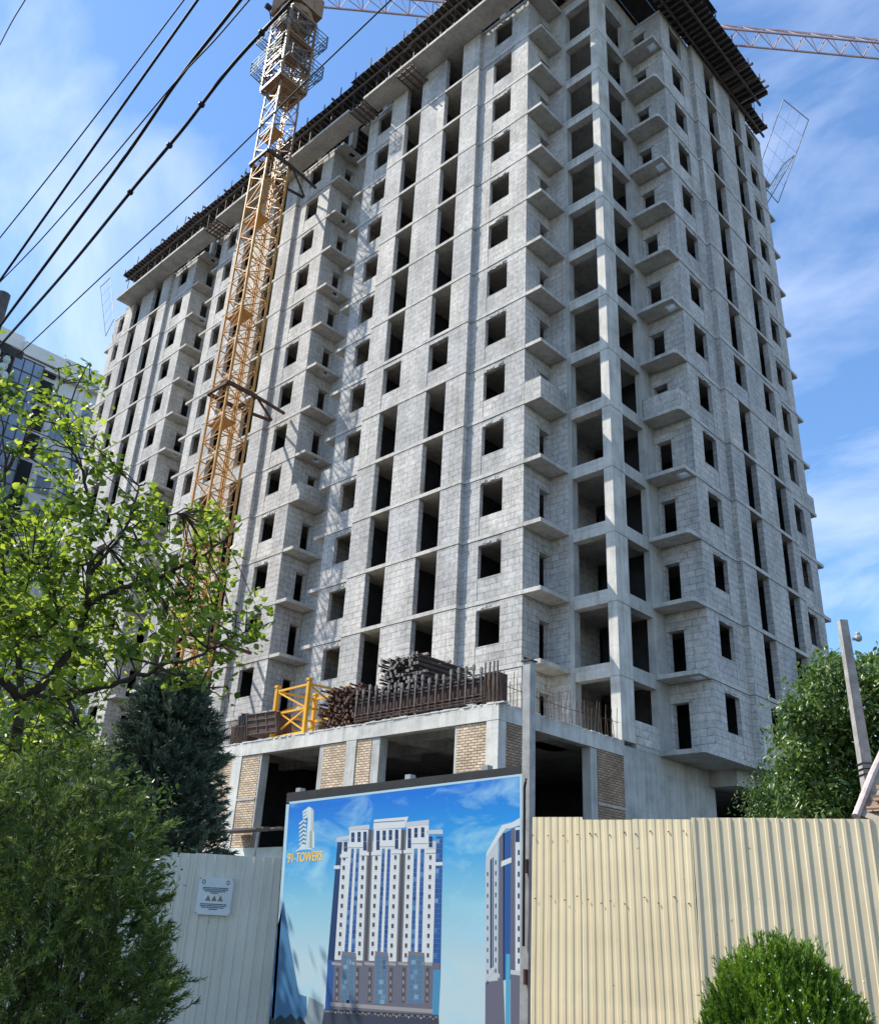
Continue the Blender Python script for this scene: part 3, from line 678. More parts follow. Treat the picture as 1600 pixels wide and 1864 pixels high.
o = m.build('jib', M['jib'], CR); o['label'] = 'long faded red and white lattice jib passing behind the roof'
m = MB()
for f in (.42, .72): m.obox(jp(62*f, -.6, -.5), jd*1.3, jn*1.2, (0, 0, .4))
m.build('trolley', M['steel_dk'], CR)
m = MB(); m.obox(jp(-5, -.7, 1.2), jd*4, jn*1.4, (0, 0, .35)); m.obox(jp(-5, -.8, .2), jd*1.2, jn*1.6, (0, 0, 1.0)); m.build('counter_jib', M['crane_pale'], CR)

# ------------------------------------------------------------------ cream apartment block beyond, at the left
AX = -70.0
AB = thing('apartment_block', 'finished cream apartment block with bay glazing, far behind the leafy tree at the left', 'building', (AX-6, 0, GZ))
m = MB(); m.box(AX-14, AX, -24, 14, GZ, 46.6); m.build('wall', M['wbldg'], AB)
m = MB(); m.box(AX-14.5, AX+.5, -24.5, -3.2, 46.6, 48.2); m.box(AX-14.4, AX+.9, -3.2, 1.2, 46.1, 47.6); m.box(AX-14.5, AX+.5, 1.2, 14.5, 46.3, 48.0)
m.box(AX, AX+.7, -24, 14, 45.5, 45.9); m.build('cornice', M['wbldg'], AB)
m = MB(); m.box(AX+.003, AX+1.2, -3.9, -.8, 2, 45.4); m.box(AX+.003, AX+1.2, -10.6, -7.5, 2, 45.4); m.build('bay_glazing', M['glass'], AB)
m = MB()
for z in np.arange(2, 45.6, 1.55):
    m.box(AX+.02, AX+1.26, -3.96, -.74, z-.05, z+.05); m.box(AX+.02, AX+1.26, -10.66, -7.44, z-.05, z+.05)
for y in (-3.9, -2.87, -1.83, -.8, -10.6, -9.57, -8.53, -7.5): m.box(AX+.02, AX+1.25, y-.05, y+.05, 2, 45.4)
m.build('mullions', M['steel_dk'], AB)
for z in np.arange(3.2, 45, 3.2):
    for ya, yb in ((-.6, .9), (-6.4, -4.2)): m = MB(); m.box(AX+.003, AX+.3, ya, yb, z+.3, z+2.9); m.build('loggia', M['dark'], AB)  # solid boxes, their near-black colour stands for the loggia shade
for z in np.arange(9.2, 44, 3.2):
    for y in (1.75, 4.6, 7.9, 11.4):
        m = MB(); m.box(AX+.003, AX+.04, y, y+1.5, z+.6, z+2.3); w = m.build('window', M['glass'], AB)
        m = MB(); m.box(AX+.003, AX+.09, y-.09, y+1.59, z+.5, z+.6); m.box(AX+.003, AX+.1, y-.09, y+1.59, z+2.3, z+2.4); m.box(AX+.04, AX+.09, y+.7, y+.78, z+.6, z+2.3)
        fo = m.build('frame', M['steel_gr'], AB); fo.parent = w
m = MB()
for y in (3.75, 6.7): m.box(AX+.002, AX+.25, y, y+.5, GZ, 45.5)
m.build('pilasters', M['wbldg'], AB)

# ------------------------------------------------------------------ corrugated fences
def fence(name, label, cat, A, B, ztA, ztB, mats, pitch, depth, n_sheets, screws=True, lean=0, top=.22):
    A = Vector((A[0], A[1], 0)); B = Vector((B[0], B[1], 0)); d = (B-A); Ln = d.length; d = d/Ln; nrm = Vector((d.y, -d.x, 0))   # nrm faces the street
    t = thing(name, label, cat, (A.x, A.y, GZ))
    for sidx in range(n_sheets):
        u0, u1 = Ln*sidx/n_sheets, Ln*(sidx+1)/n_sheets+(.03 if sidx < n_sheets-1 else 0); off = .006*(sidx % 2)
        prof = []; u = u0
        while u < u1-1e-6:
            for du, h in ((0, 0), (top*.25, 1), (top*1.0, 1), (top*1.25, 0)):
                uu = u+du*pitch
                if uu <= u1: prof.append((uu, h*depth+off))
            u += pitch
        prof.append((u1, off)); zj = random.uniform(-.02, .02)
        m = MB()
        for (ua, ha), (ub, hb) in zip(prof[:-1], prof[1:]):
            zs = [GZ+.05, GZ+1.0, GZ+2.0, None]
            def P(u_, h_, lev):
                zt_ = ztA+(ztB-ztA)*u_/Ln+zj; z_ = zt_ if lev == 3 else zs[lev]
                w = .012*math.sin(u_*2.1+lev*1.7)+lean*(z_-GZ)
                q = A+d*u_+nrm*(h_+w); return (q.x, q.y, z_)
            for lev in range(3): m.quad(P(ua, ha, lev), P(ub, hb, lev), P(ub, hb, lev+1), P(ua, ha, lev+1))
        m.build('sheet', mats, t)
    m = MB()
    for z in (GZ+.7, GZ+2.05): a = A-nrm*.06; b = B-nrm*.06; m.bar((a.x, a.y, z), (b.x, b.y, z), .05, .05)
    for i in range(4): q = A+d*Ln*i/3-nrm*.12; m.bar((q.x, q.y, GZ), (q.x, q.y, min(ztA, ztB)-.15), .07, .07)
    m.build('rails_and_posts', M['steel_dk'], t)
    if screws:
        sc0 = None
        for zrow, jit in ((ztA-.22, .02), (GZ+2.02, .05)):
            for i in range(12):
                u = Ln*(i+.5)/12+random.uniform(-.06, .06); q = A+d*u+nrm*(depth+.012+lean*(zrow-GZ)); zr = zrow+random.uniform(-jit, jit)
                if sc0 is None:
                    m = MB(); m.tube([(0, 0, 0), tuple(nrm*.012)], .008, 6); sc0 = m.build('screw', M['rust'], t); sc0.location = q+Vector((0, 0, zr))-t.location
                    me = sc0.data
                    for v in me.vertices: v.co += Vector(t.location)
                else: inst(sc0, t, q+Vector((0, 0, zr))-t.location)
    return t
def m_sheet(name, c):
    m, t, b = newmat(name); oc = objco(t)
    base = ramp(t, noise(t, oc, 1.0, 4), [(.3, tuple(q*.9 for q in c)), (.7, tuple(min(1, q*1.06) for q in c))])
    st_ = ramp(t, noise(t, mapping(t, oc, (9, 9, .25)), 1.6, 5), [(.5, (1, 1, 1)), (.8, (.8, .76, .68))])
    sp = ramp(t, noise(t, oc, 16, 2), [(.235, (.45, .36, .28)), (.27, (1, 1, 1))])
    t.links.new(mixc(t, .8, mixc(t, .7, base, st_, 'MULTIPLY'), sp, 'MULTIPLY'), b.inputs['Base Color']); b.inputs['Roughness'].default_value = .42
    bump(t, b, noise(t, oc, 1.5, 2), .2, .06); return m
M['cream'] = m_sheet('cream_sheet', (.63, .53, .345)); M['cream2'] = m_sheet('pale_cream_sheet', (.68, .575, .385)); M['greysheet'] = m_sheet('grey_cream_sheet', (.68, .66, .56))
def azp(az, D): return (CAM.x+D*math.cos(R_(az)), CAM.y+D*math.sin(R_(az)))
EYE = CAM.z
P0 = azp(128.0, 11.6); P1 = azp(118.75, 10.45); P2 = azp(104.5, 10.1)
fence('corrugated_fence', 'warm cream corrugated fence directly right of the billboard, with narrow ribs', 'fence', P0, P1, EYE+.1129*11.6, EYE+.117*10.45, M['cream'], .104, .007, 3, top=.58)
fence('corrugated_fence', 'paler cream corrugated fence behind the round bush, with broad raised ribs', 'fence', P1, P2, EYE+.117*10.45+.01, EYE+.1172*10.15, M['cream2'], .124, .013, 3, screws=False, top=.3)
Q0 = azp(162, 18.2); Q1 = azp(142.2, 16.2)
fence('corrugated_fence', 'shaded grey cream corrugated fence left of the billboard, behind the green bushes', 'fence', Q0, Q1, EYE+.0560*18.2, EYE+.0595*16.2, M['greysheet'], .16, .018, 4, screws=False)
# warning notice on the shaded fence
fd = (Vector((*Q1, 0))-Vector((*Q0, 0))).normalized(); fn = Vector((fd.y, -fd.x, 0))
c = at(391, 1632, 16.35); c = c + fn*.0
# put it on the fence plane
d_ = ray(391, 1632); tt = ((Vector((*Q0, 0))-CAM).dot(fn)+.05)/d_.dot(fn); c = CAM+d_*tt
t = thing('warning_notice', 'small white square warning notice with three triangles fixed to the shaded fence', 'sign', c)
up_ = Vector((0, 0, 1)); S = .56
m = MB(); m.obox(c-fd*S/2-up_*S/2, fd*S, fn*.02, up_*S); m.build('board', M['white'], t)
pr = MB(); ink = m_plain('notice_ink', (.05, .06, .10), .6, .2, 20); yel = m_plain('notice_yellow', (.45, .36, .08), .6, .1, 20)
def nq(x0, x1, y0, y1, m_=0, off=.0225):
    o_ = c-fd*S/2-up_*S/2+fn*off
    pr.quad(o_+fd*S*x0+up_*S*y0, o_+fd*S*x1+up_*S*y0, o_+fd*S*x1+up_*S*y1, o_+fd*S*x0+up_*S*y1, m_)
random.seed(3)
for y, a, b in ((.70, .13, .87), (.655, .13, .87), (.61, .2, .8), (.565, .38, .6), (.27, .12, .88), (.225, .12, .88), (.18, .16, .82), (.135, .38, .62)):
    x = a
    while x < b: w = random.uniform(.02, .06); nq(x, min(x+w, b), y, y+.028); x += w+.012
for xc in (.32, .5, .68):
    o_ = c-fd*S/2-up_*S/2+fn*.0225; T = lambda x, y, of=0: o_+fd*S*x+up_*S*y+fn*of
    pr.poly([T(xc-.075, .37), T(xc+.075, .37), T(xc, .52)], 0); pr.poly([T(xc-.048, .385, .002), T(xc+.048, .385, .002), T(xc, .49, .002)], 1)
    pr.poly([T(xc-.008, .40, .004), T(xc+.008, .40, .004), T(xc+.008, .455, .004), T(xc-.008, .455, .004)], 0)
for xc in (.14, .84):
    pr.poly([T(xc+.05*math.cos(a), .87+.06*math.sin(a)) for a in np.linspace(0, 2*math.pi, 13)[:-1]], 0); pr.poly([T(xc+.03*math.cos(a), .87+.038*math.sin(a), .002) for a in np.linspace(0, 2*math.pi, 13)[:-1]], 2)
pr.build('print', [ink, yel, M['white']], t)
m = MB()
for a in (.03, .97):
    for b in (.04, .96): m.tube([c-fd*S/2-up_*S/2+fd*S*a+up_*S*b+fn*.02, c-fd*S/2-up_*S/2+fd*S*a+up_*S*b+fn*.03], .008, 6)
m.build('screws', M['steel_dk'], t)

# ------------------------------------------------------------------ billboard
BYP = CAM.y + 12*math.sin(R_(128.64))                     # plane of the poster
def bp(px, py, off=0):                                    # point of the poster seen at that pixel, off metres proud of it
    p = onp(px, py, 1, BYP); return Vector((p.x, BYP-off, p.z))
BB = thing('billboard', 'large billboard with a bright blue poster of the finished towers on a black frame', 'billboard', (bp(730, 1700).x, BYP, GZ))
TL, TR = bp(522, 1444), bp(952, 1394)
BLx = bp(489, 1864).x; zb = GZ+.35
sl_ = (BLx-TL.x)/(bp(489, 1864).z-TL.z)
BL = Vector((TL.x+sl_*(zb-TL.z), BYP, zb)); BR = Vector((TR.x+.0, BYP, zb)); TR.x = TR.x
m = MB()
fr_ = [TL, TR, BR, BL]
m.poly([(p.x, BYP+.004, p.z) for p in (BL, BR, TR, TL)]); m.poly([(p.x, BYP+.09, p.z) for p in (TL, TR, BR, BL)])
for i in range(4):
    a, b = fr_[i], fr_[(i+1) % 4]; m.quad((a.x, BYP+.004, a.z), (b.x, BYP+.004, b.z), (b.x, BYP+.09, b.z), (a.x, BYP+.09, a.z))
m.build('frame_wrap', m_plain('black_vinyl', (.022, .022, .024), .55, .3, 4), BB)
for px in (533, 733, 873): p = bp(px, 1445 - (px-522)*.118); m = MB(); m.bar((p.x, BYP+.15, GZ), (p.x, BYP+.15, p.z+.09), .11, .11); m.build('post', M['steel_gr'], BB)
m = MB(); p = bp(952, 1400); m.bar((p.x+.0, BYP+.03, GZ+.3), (p.x+.0, BYP+.03, TR.z-.02), .05, .12); m.build('edge_rail', M['steel_gr'], BB)
# the printed sheet: sky + the two towers + emblem, as flat shapes of ink
def m_print():
    m, t, b = newmat('poster_ink'); a = t.nodes.new('ShaderNodeAttribute'); a.attribute_name = 'ink'; a.attribute_type = 'GEOMETRY'
    t.links.new(a.outputs['Color'], b.inputs['Base Color']); b.inputs['Roughness'].default_value = .4; return m
M['print'] = m_print()
def m_postersky():
    m, t, b = newmat('poster_sky'); g_ = t.nodes.new('ShaderNodeTexCoord').outputs['Generated']; s_ = t.nodes.new('ShaderNodeSeparateXYZ'); t.links.new(g_, s_.inputs[0])
    # printed design: deep blue top left fading to pale below, painted clouds
    mm = t.nodes.new('ShaderNodeMath'); mm.operation = 'MULTIPLY_ADD'; t.links.new(s_.outputs[0], mm.inputs[0]); mm.inputs[1].default_value = -.05; t.links.new(s_.outputs[2], mm.inputs[2])
    base = ramp(t, mm.outputs[0], [(.22, (.38, .50, .54)), (.48, (.20, .43, .54)), (.70, (.025, .27, .56)), (.93, (.002, .13, .50))])
    n_ = noise(t, mapping(t, g_, (2.2, 1, 3.2), (4.1, 0, 2.3)), 2.1, 6, .6, .6)
    cl = ramp(t, n_, [(.50, (0, 0, 0)), (.70, (.75, .75, .75))])
    t.links.new(mixc(t, cl, base, (.28, .50, .60)), b.inputs['Base Color']); b.inputs['Roughness'].default_value = .42; return m
sk = [bp(528, 1463), bp(948, 1411), Vector((bp(947, 1864).x, BYP, zb+.03)), Vector((BL.x+.04, BYP, zb+.03))]
m = MB(); m.poly([(p.x, BYP-.006, p.z) for p in sk[::-1]]); m.build('poster_sheet', m_postersky(), BB)
class Ink:
    def __init__(s): s.v = []; s.f = []; s.c = []; s.n = 0
    def poly(s, pts, col, lift=None):
        s.n += 1; n = len(s.v); off = .0066 + (lift or 0)*.25 + s.n*1e-6
        for p in pts: q = bp(p[0], p[1], off); s.v.append(tuple(q))
        s.f.append(tuple(range(n, n+len(pts)))); s.c.append(col)
    def build(s, name, par):
        me = bpy.data.meshes.new(name); o_ = par.location
        me.from_pydata([(a-o_.x, b-o_.y, c_-o_.z) for a, b, c_ in s.v], [], s.f); me.materials.append(M['print'])
        at2 = me.attributes.new('ink', 'FLOAT_COLOR', 'FACE')
        at2.data.foreach_set('color', [q for cc_ in s.c for q in (*[.64*v for v in cc_], 1)])
        o = bpy.data.objects.new(name, me); COL.objects.link(o); o.parent = par; return o
bd = Ink(); edge = (.55, .78, .88)
for a, b, c2, d2 in (((522, 1461), (952, 1409), (952, 1413), (522, 1465)), ((522, 1461), (527.5, 1461), (499, 1864), (494, 1864)), ((947, 1410), (951, 1409), (950, 1864), (946.5, 1864))): bd.poly((a, b, c2, d2), edge)
bd.build('border', BB)
def Z(x, y): return 560+x*.20595, 1480+y*.20595
def lerp(a, b, f): return a+(b-a)*f
WH, W2_, GLS, GLD, GREY, DKG, BRN, BASE = (.80, .84, .86), (.62, .68, .72), (.03, .12, .38), (.015, .05, .16), (.22, .22, .25), (.09, .09, .11), (.17, .17, .23), (.06, .07, .11)
tw = Ink()
def colm(xt0, xt1, xb0, xb1, yt, yb, col, lift=0, yt0=400., yb0=1300.):
    f = lambda a, b, y: lerp(a, b, (y-yt0)/(yb0-yt0))
    tw.poly([Z(f(xt0, xb0, yb), yb), Z(f(xt1, xb1, yb), yb), Z(f(xt1, xb1, yt), yt), Z(f(xt0, xb0, yt), yt)], col, lift)
colm(255, 1195, 182, 1180, 250, 1320, W2_)
colm(1135, 1195, 1110, 1180, 210, 1390, GLS, .001); colm(255, 300, 180, 240, 260, 1330, GLD, .001)
for a in ((525, 575, 490, 545), (815, 868, 785, 842)): colm(*a, 150, 1340, GREY, .001); colm(a[0]+12, a[1]-12, a[2]+14, a[3]-14, 150, 1340, DKG, .002)
for a in ((300, 375, 242, 312), (465, 525, 428, 490), (575, 648, 545, 605), (742, 815, 712, 785), (872, 930, 840, 900), (1042, 1135, 1020, 1110)): colm(*a, 330, 1320, WH, .0015)
for a in ((375, 465, 312, 428), (648, 742, 605, 712), (930, 1042, 900, 1020)):
    colm(*a, 310, 1240, WH, .0015); w_ = a[1]-a[0]; v_ = a[3]-a[2]
    for f0, f1_ in ((.1, .38), (.62, .92)): colm(a[0]+w_*f0, a[0]+w_*f1_, a[2]+v_*f0, a[2]+v_*f1_, 310, 1235, GLS, .003)
for xt, xb in ((326, 280), (493, 457), (611, 572), (779, 740), (898, 869), (1088, 1065)):
    for i in range(11):
        y = 385+i*84+(0 if xt < 700 else -8+i*2.6); x_ = lerp(xt, xb, (y-400)/900)
        tw.poly([Z(x_-11, y+38), Z(x_+11, y+38), Z(x_+11, y), Z(x_-11, y)], DKG, .003); tw.poly([Z(x_-14, y+52), Z(x_+14, y+52), Z(x_+14, y+46), Z(x_-14, y+46)], W2_, .003)
def zp(pts, col, lift=0): tw.poly([Z(*p) for p in pts], col, lift)
for a in ((375, 465, 312, 428), (648, 742, 605, 712), (930, 1042, 900, 1020)):
    w_ = a[1]-a[0]; v_ = a[3]-a[2]
    for f0, f1_ in ((.1, .38), (.62, .92)):
        for i in range(22):
            y = 318+i*42; q_ = (y-400)/900; l_ = lerp(a[0]+w_*f0, a[2]+v_*f0, q_); r_ = lerp(a[0]+w_*f1_, a[2]+v_*f1_, q_); g_ = random.random()
            if g_ < .4: tw.poly([Z(l_, y+38), Z(r_, y+38), Z(r_, y), Z(l_, y)], random.choice(((.06, .20, .48), (.02, .08, .26), (.12, .30, .55), (.04, .15, .42))), .0032)
            tw.poly([Z(l_, y+2), Z(r_, y+2), Z(r_, y-1), Z(l_, y-1)], (.25, .34, .5), .0034)
for i in range(26):
    y = 230+i*44; q_ = (y-400)/900; l_ = lerp(1136, 1111, q_); r_ = lerp(1194, 1179, q_)
    tw.poly([Z(l_, y+3), Z(r_, y+3), Z(r_, y), Z(l_, y)], (.16, .28, .5), .002)
    if random.random() < .5: tw.poly([Z(l_, y+40), Z((l_+r_)/2, y+40), Z((l_+r_)/2, y+3), Z(l_, y+3)], random.choice(((.07, .22, .5), (.2, .38, .6), (.03, .1, .3))), .0015)
# top storeys and cornices
zp([(365, 330), (525, 330), (540, 150), (375, 160)], WH, .002); zp([(585, 330), (825, 320), (830, 140), (590, 150)], WH, .002); zp([(870, 330), (1070, 320), (1075, 110), (880, 120)], WH, .002)
zp([(365, 160), (550, 145), (550, 105), (370, 125)], W2_, .003); zp([(583, 150), (860, 132), (895, 35), (590, 62)], WH, .003); zp([(583, 92), (862, 75), (862, 66), (583, 83)], GREY, .004); zp([(862, 130), (1075, 108), (1078, 62), (865, 85)], W2_, .003)
zp([(255, 255), (370, 235), (372, 200), (258, 222)], W2_, .003); zp([(1055, 190), (1200, 190), (1196, 150), (1055, 155)], W2_, .003)
for x_, y0_, y1_ in ((403, 175, 260), (458, 170, 260), (510, 168, 335), (625, 160, 330), (680, 158, 245), (735, 153, 242), (790, 150, 320), (903, 140, 315), (960, 135, 220), (1020, 130, 218), (338, 258, 345), (1090, 210, 305)):
    zp([(x_-15, y1_), (x_+15, y1_), (x_+16, y0_), (x_-14, y0_)], GLD, .004); zp([(x_-15, (y0_+y1_)/2+8), (x_+15, (y0_+y1_)/2+8), (x_+15, (y0_+y1_)/2), (x_-15, (y0_+y1_)/2)], GREY, .005)
for x0_, x1_, y in ((355, 495, 290), (640, 775, 282), (918, 1065, 255), (290, 360, 380), (467, 545, 362), (565, 650, 360), (745, 835, 345), (850, 925, 342), (1045, 1135, 340), (235, 290, 480), (1135, 1197, 450)): zp([(x0_, y+18), (x1_, y+16), (x1_, y-14), (x0_, y-12)], WH, .005); zp([(x0_, y+23), (x1_, y+21), (x1_, y+16), (x0_, y+18)], GREY, .005)
# lower storeys and base
zp([(215, 1760), (1150, 1790), (1175, 1330), (240, 1300)], BRN, .002); zp([(155, 1770), (215, 1770), (240, 1310), (182, 1300)], GLS, .0025); zp([(1100, 1800), (1160, 1800), (1180, 1390), (1115, 1390)], (.08, .32, .55), .0025)
for x0_, x1_ in ((305, 430), (600, 715), (893, 1035)):
    zp([(x0_-8, 1690), (x1_-22, 1695), (x1_, 1270), (x0_, 1250)], (.10, .22, .38), .003); zp([(x0_, 1258), (x1_, 1275), (x1_, 1240), (x0_, 1225)], GREY, .004)
    for f in (.0, .48, .95): zp([(x0_+f*(x1_-x0_)-14, 1690), (x0_+f*(x1_-x0_)+2, 1690), (x0_+f*(x1_-x0_)+10, 1265), (x0_+f*(x1_-x0_)-4, 1265)], GREY, .0045)
for x_ in (262, 440, 552, 738, 850, 1060):
    zp([(x_-45, 1345), (x_+45, 1355), (x_+45, 1330), (x_-45, 1320)], (.42, .40, .42), .004); zp([(x_-16, 1680), (x_+12, 1680), (x_+20, 1370), (x_-8, 1370)], DKG, .004)
    for i in range(4): y = 1410+i*72; zp([(x_-8, y+36), (x_+8, y+36), (x_+8, y), (x_-8, y)], (.30, .30, .32), .005)
zp([(205, 1710), (1110, 1775), (1110, 1740), (210, 1675)], (.40, .38, .38), .005); zp([(130, 1880), (1165, 1900), (1160, 1790), (150, 1735)], BASE, .0045); zp([(140, 1765), (1150, 1820), (1150, 1800), (140, 1745)], GREY, .006)
for i in range(17):
    x_ = 250+i*54; y = 1742+i*3.6
    zp([(x_-16, y+36), (x_+16, y+36), (x_+16, y+12), (x_+9, y), (x_-9, y), (x_-16, y+12)], (.02, .02, .03), .007); zp([(x_-9, y+34), (x_+9, y+34), (x_+9, y+14), (x_-9, y+14)], random.choice(((.30, .25, .18), (.12, .14, .2), (.4, .38, .34))), .0075)
for x0_, x1_ in ((305, 430), (600, 715), (893, 1035)):
    for i in range(9):
        y = 1300+i*44; zp([(x0_, y+3), (x1_-12, y+3), (x1_-12, y), (x0_, y)], (.2, .3, .42), .0042)
        if random.random() < .6: f = random.random()*.6; zp([(x0_+f*100, y+40), (x0_+f*100+38, y+40), (x0_+f*100+38, y+4), (x0_+f*100, y+4)], random.choice(((.16, .34, .52), (.06, .14, .28), (.24, .42, .58))), .0041)
# second tower at the right edge
def Y(x, y): return 860+x*.20595, 1480+y*.20595
def yp(pts, col, lift=0): tw.poly([Y(*p) for p in pts], col, lift)
yp([(118, 1500), (230, 1480), (230, 200), (135, 370), (120, 420)], W2_); yp([(228, 1500), (282, 1480), (285, 175), (240, 190)], BRN, .001); yp([(275, 1480), (345, 1470), (345, 150), (275, 185)], GLS, .001); yp([(335, 1450), (385, 1440), (385, 140), (345, 140)], BRN, .001); yp([(382, 1420), (424, 1420), (424, 130), (382, 130)], WH, .002)
yp([(295, 1880), (335, 1880), (335, 1250), (300, 1250)], (.10, .45, .70), .002)
yp([(115, 1890), (290, 1890), (275, 1480), (118, 1500)], BRN, .001); yp([(340, 1890), (424, 1890), (424, 1410), (340, 1400)], BRN, .002); yp([(340, 1430), (424, 1440), (424, 1400), (340, 1390)], W2_, .003); yp([(115, 1490), (200, 1400), (200, 1360), (115, 1460)], W2_, .003); yp([(190, 1400), (245, 1470), (245, 1430), (200, 1390)], W2_, .003)
yp([(120, 400), (270, 180), (300, 140), (345, 140), (345, 90), (265, 110), (130, 350)], WH, .003); yp([(340, 140), (424, 110), (424, 45), (340, 95)], WH, .003); yp([(255, 480), (348, 440), (348, 395), (258, 430)], WH, .004)
for i in range(11): y = 330+i*96; yp([(404, y+45), (420, y+45), (420, y), (404, y)], GLD, .004); yp([(204, y+130), (214, y+130), (214, y+90), (204, y+90)], GLD, .004); yp([(132, y+230), (142, y+230), (142, y+195), (132, y+195)], GLD, .004)
yp([(384, 260), (420, 260), (420, 150), (384, 155)], GLD, .004); yp([(160, 1380), (176, 1370), (176, 400), (160, 420)], GLD, .003); yp([(182, 1370), (190, 1360), (190, 390), (182, 400)], GLD, .003)
tw.build('printed_towers', BB)
# low printed skyline, left
skl = Ink()
skl.poly([(488, 1880), (560, 1880), (559, 1815), (545, 1811), (536, 1760), (525, 1700), (517, 1640), (505, 1690), (496, 1790)], (.08, .24, .44)); skl.poly([(540, 1880), (592, 1880), (590, 1830), (563, 1815), (558, 1850)], (.34, .42, .46), .001); skl.poly([(488, 1880), (565, 1880), (556, 1862), (546, 1850), (540, 1857), (530, 1846), (520, 1855), (511, 1848), (500, 1857), (492, 1850)], (.02, .05, .07), .002)
skl.build('printed_skyline', BB)
# emblem and name
em = Ink()
def e(pts, col, lift=0): em.poly([(500+x*.0875, 1440+y*.0875) for x, y in pts], col, lift)
PALE = (.72, .86, .90)
e([(740, 1190), (820, 1190), (820, 400), (770, 345), (740, 380)], (.45, .55, .55)); e([(660, 1210), (745, 1200), (770, 370), (725, 325), (590, 430), (600, 600), (700, 560)], PALE, .001)
e([(785, 1190), (800, 800), (820, 405), (770, 420), (755, 1190)], (.60, .66, .62), .0015)
for y in (400, 470, 540): e([(610, y+60), (700, y+10), (690, y-25+40), (612, y+85)], (.06, .14, .2), .003)
for i in range(7):
    y = 590+i*85; e([(510, y+95), (610, y+5), (670, y+40), (650, y+80), (612, y+45), (525, y+120)], PALE, .002); e([(530, y+120), (612, y+50), (650, y+85), (640, y+110), (610, y+80), (545, y+130)], (.10, .20, .28), .0015)
e([(535, 1200), (650, 1210), (650, 1120), (560, 1110)], PALE, .002)
e([(690, 1190), (840, 1190), (835, 860), (780, 800), (720, 850)], (.62, .72, .70), .003); e([(735, 1190), (785, 1190), (785, 815), (740, 850)], (.40, .46, .42), .004); e([(800, 1190), (826, 1190), (826, 880), (800, 845)], PALE, .004)
e([(405, 1290), (500, 1210), (640, 1190), (760, 1195), (870, 1255), (760, 1225), (640, 1222), (520, 1240)], PALE, .005)
em.build('emblem', BB)
cu = bpy.data.curves.new('lettering', 'FONT'); cu.body = '91-TOWERS'; cu.align_x = 'CENTER'; cu.align_y = 'CENTER'; cu.size = .21; cu.extrude = .0; cu.resolution_u = 6
to = bpy.data.objects.new('tmp', cu); COL.objects.link(to); bpy.context.view_layer.update()
me = bpy.data.meshes.new_from_object(to.evaluated_get(bpy.context.evaluated_depsgraph_get())); bpy.data.objects.remove(to)
pc = bp(555.5, 1561.5, .0086); pl, pr_ = bp(523, 1564), bp(586, 1559); ex = (pr_-pl); w0 = max(v.co.x for v in me.vertices)-min(v.co.x for v in me.vertices); k_ = ex.length/w0; exn = ex.normalized()
for v in me.vertices:
    x, y, z = v.co; q = pc + exn*x*k_ + Vector((0, 0, 1))*y*k_*1.25 + Vector((0, -z, 0)); v.co = q - BB.location
bm_v = [v.co.copy() for v in me.vertices]; bm_f = [tuple(p.vertices) for p in me.polygons]; me = bpy.data.meshes.new('lettering')
me.from_pydata([tuple(v+exn*sx_*.0045+Vector((0, -sx_*sx_*1e-4-i_*1.5e-4, 0))) for i_, sx_ in enumerate((-1, 0, 1)) for v in bm_v], [], [tuple(q+i_*len(bm_v) for q in f) for i_ in range(3) for f in bm_f])
me.materials.append(m_plain('gold_ink', (.80, .48, .03), .4, .15, 12)); lo = bpy.data.objects.new('lettering', me); COL.objects.link(lo); lo.parent = BB

# tall steel post at the billboard's right edge
pb_ = at(962, 1420, 11.95); t = thing('steel_post', 'tall square pale steel post between the billboard and the cream fence', 'post', (pb_.x, pb_.y, GZ))
zt_ = at(960, 1206, 11.95).z
m = MB(); m.bar((pb_.x, pb_.y, GZ), (pb_.x, pb_.y, zt_), .12, .12); m.build('shaft', M['steel_gr'], t)
m = MB(); m.obox((pb_.x-.08, pb_.y-.08, zt_+.002), (.16, 0, 0), (0, .16, 0), (0, 0, .02)); m.tube([(pb_.x-.05, pb_.y, zt_+.02), (pb_.x-.08, pb_.y-.02, zt_+.09), (pb_.x+.06, pb_.y, zt_+.03)], .018, 5); m.build('cap', M['steel_dk'], t)
m = MB()
for z in (GZ+1.1, GZ+2.3): m.tube([(pb_.x+.045, pb_.y-.09, z), (pb_.x+.045, pb_.y-.09, z+.16)], .028, 8)
m.build('hinge', M['rust'], t)
m = MB(); q = at(965, 1420, 11.9); m.tube([(q.x, q.y-.08, q.z), (q.x+.02, q.y-.12, q.z-.05), (q.x-.01, q.y-.1, q.z-.1), (q.x-.03, q.y-.07, GZ+1.5)], .016, 6); m.build('loose_cable', M['wire'], t)
# ------------------------------------------------------------------ poles and cables
q = at(1563, 1300, 18.0); pt = at(1533, 1130, 18.0); bx, by = at(1594, 1480, 18.0).x, at(1594, 1480, 18.0).y
t = thing('utility_pole', 'weathered square concrete utility pole standing in front of the right hand tree', 'pole', (bx, by, GZ))
m = MB(); dv = (Vector((pt.x, pt.y, pt.z))-Vector((bx, by, GZ)))
a = Vector((bx, by, GZ)); w0, w1 = .25, .145; ex = Vector((-rt.x, -rt.y, 0)).normalized(); ey = Vector((-ex.y, ex.x, 0))
n = len(m.v)
for c_, w in ((a, w0), (a+dv, w1)):
    for sx_, sy_ in ((-1, -1), (1, -1), (1, 1), (-1, 1)): m.v.append(tuple(c_+ex*sx_*w/2+ey*sy_*w/2))
for f in ((0, 1, 5, 4), (1, 2, 6, 5), (2, 3, 7, 6), (3, 0, 4, 7), (4, 5, 6, 7)): m.f.append(f); m.m.append(0)
m.build('shaft', m_plain('old_concrete', (.30, .285, .265), .9, .3, 5, 0, .2, .4), t)
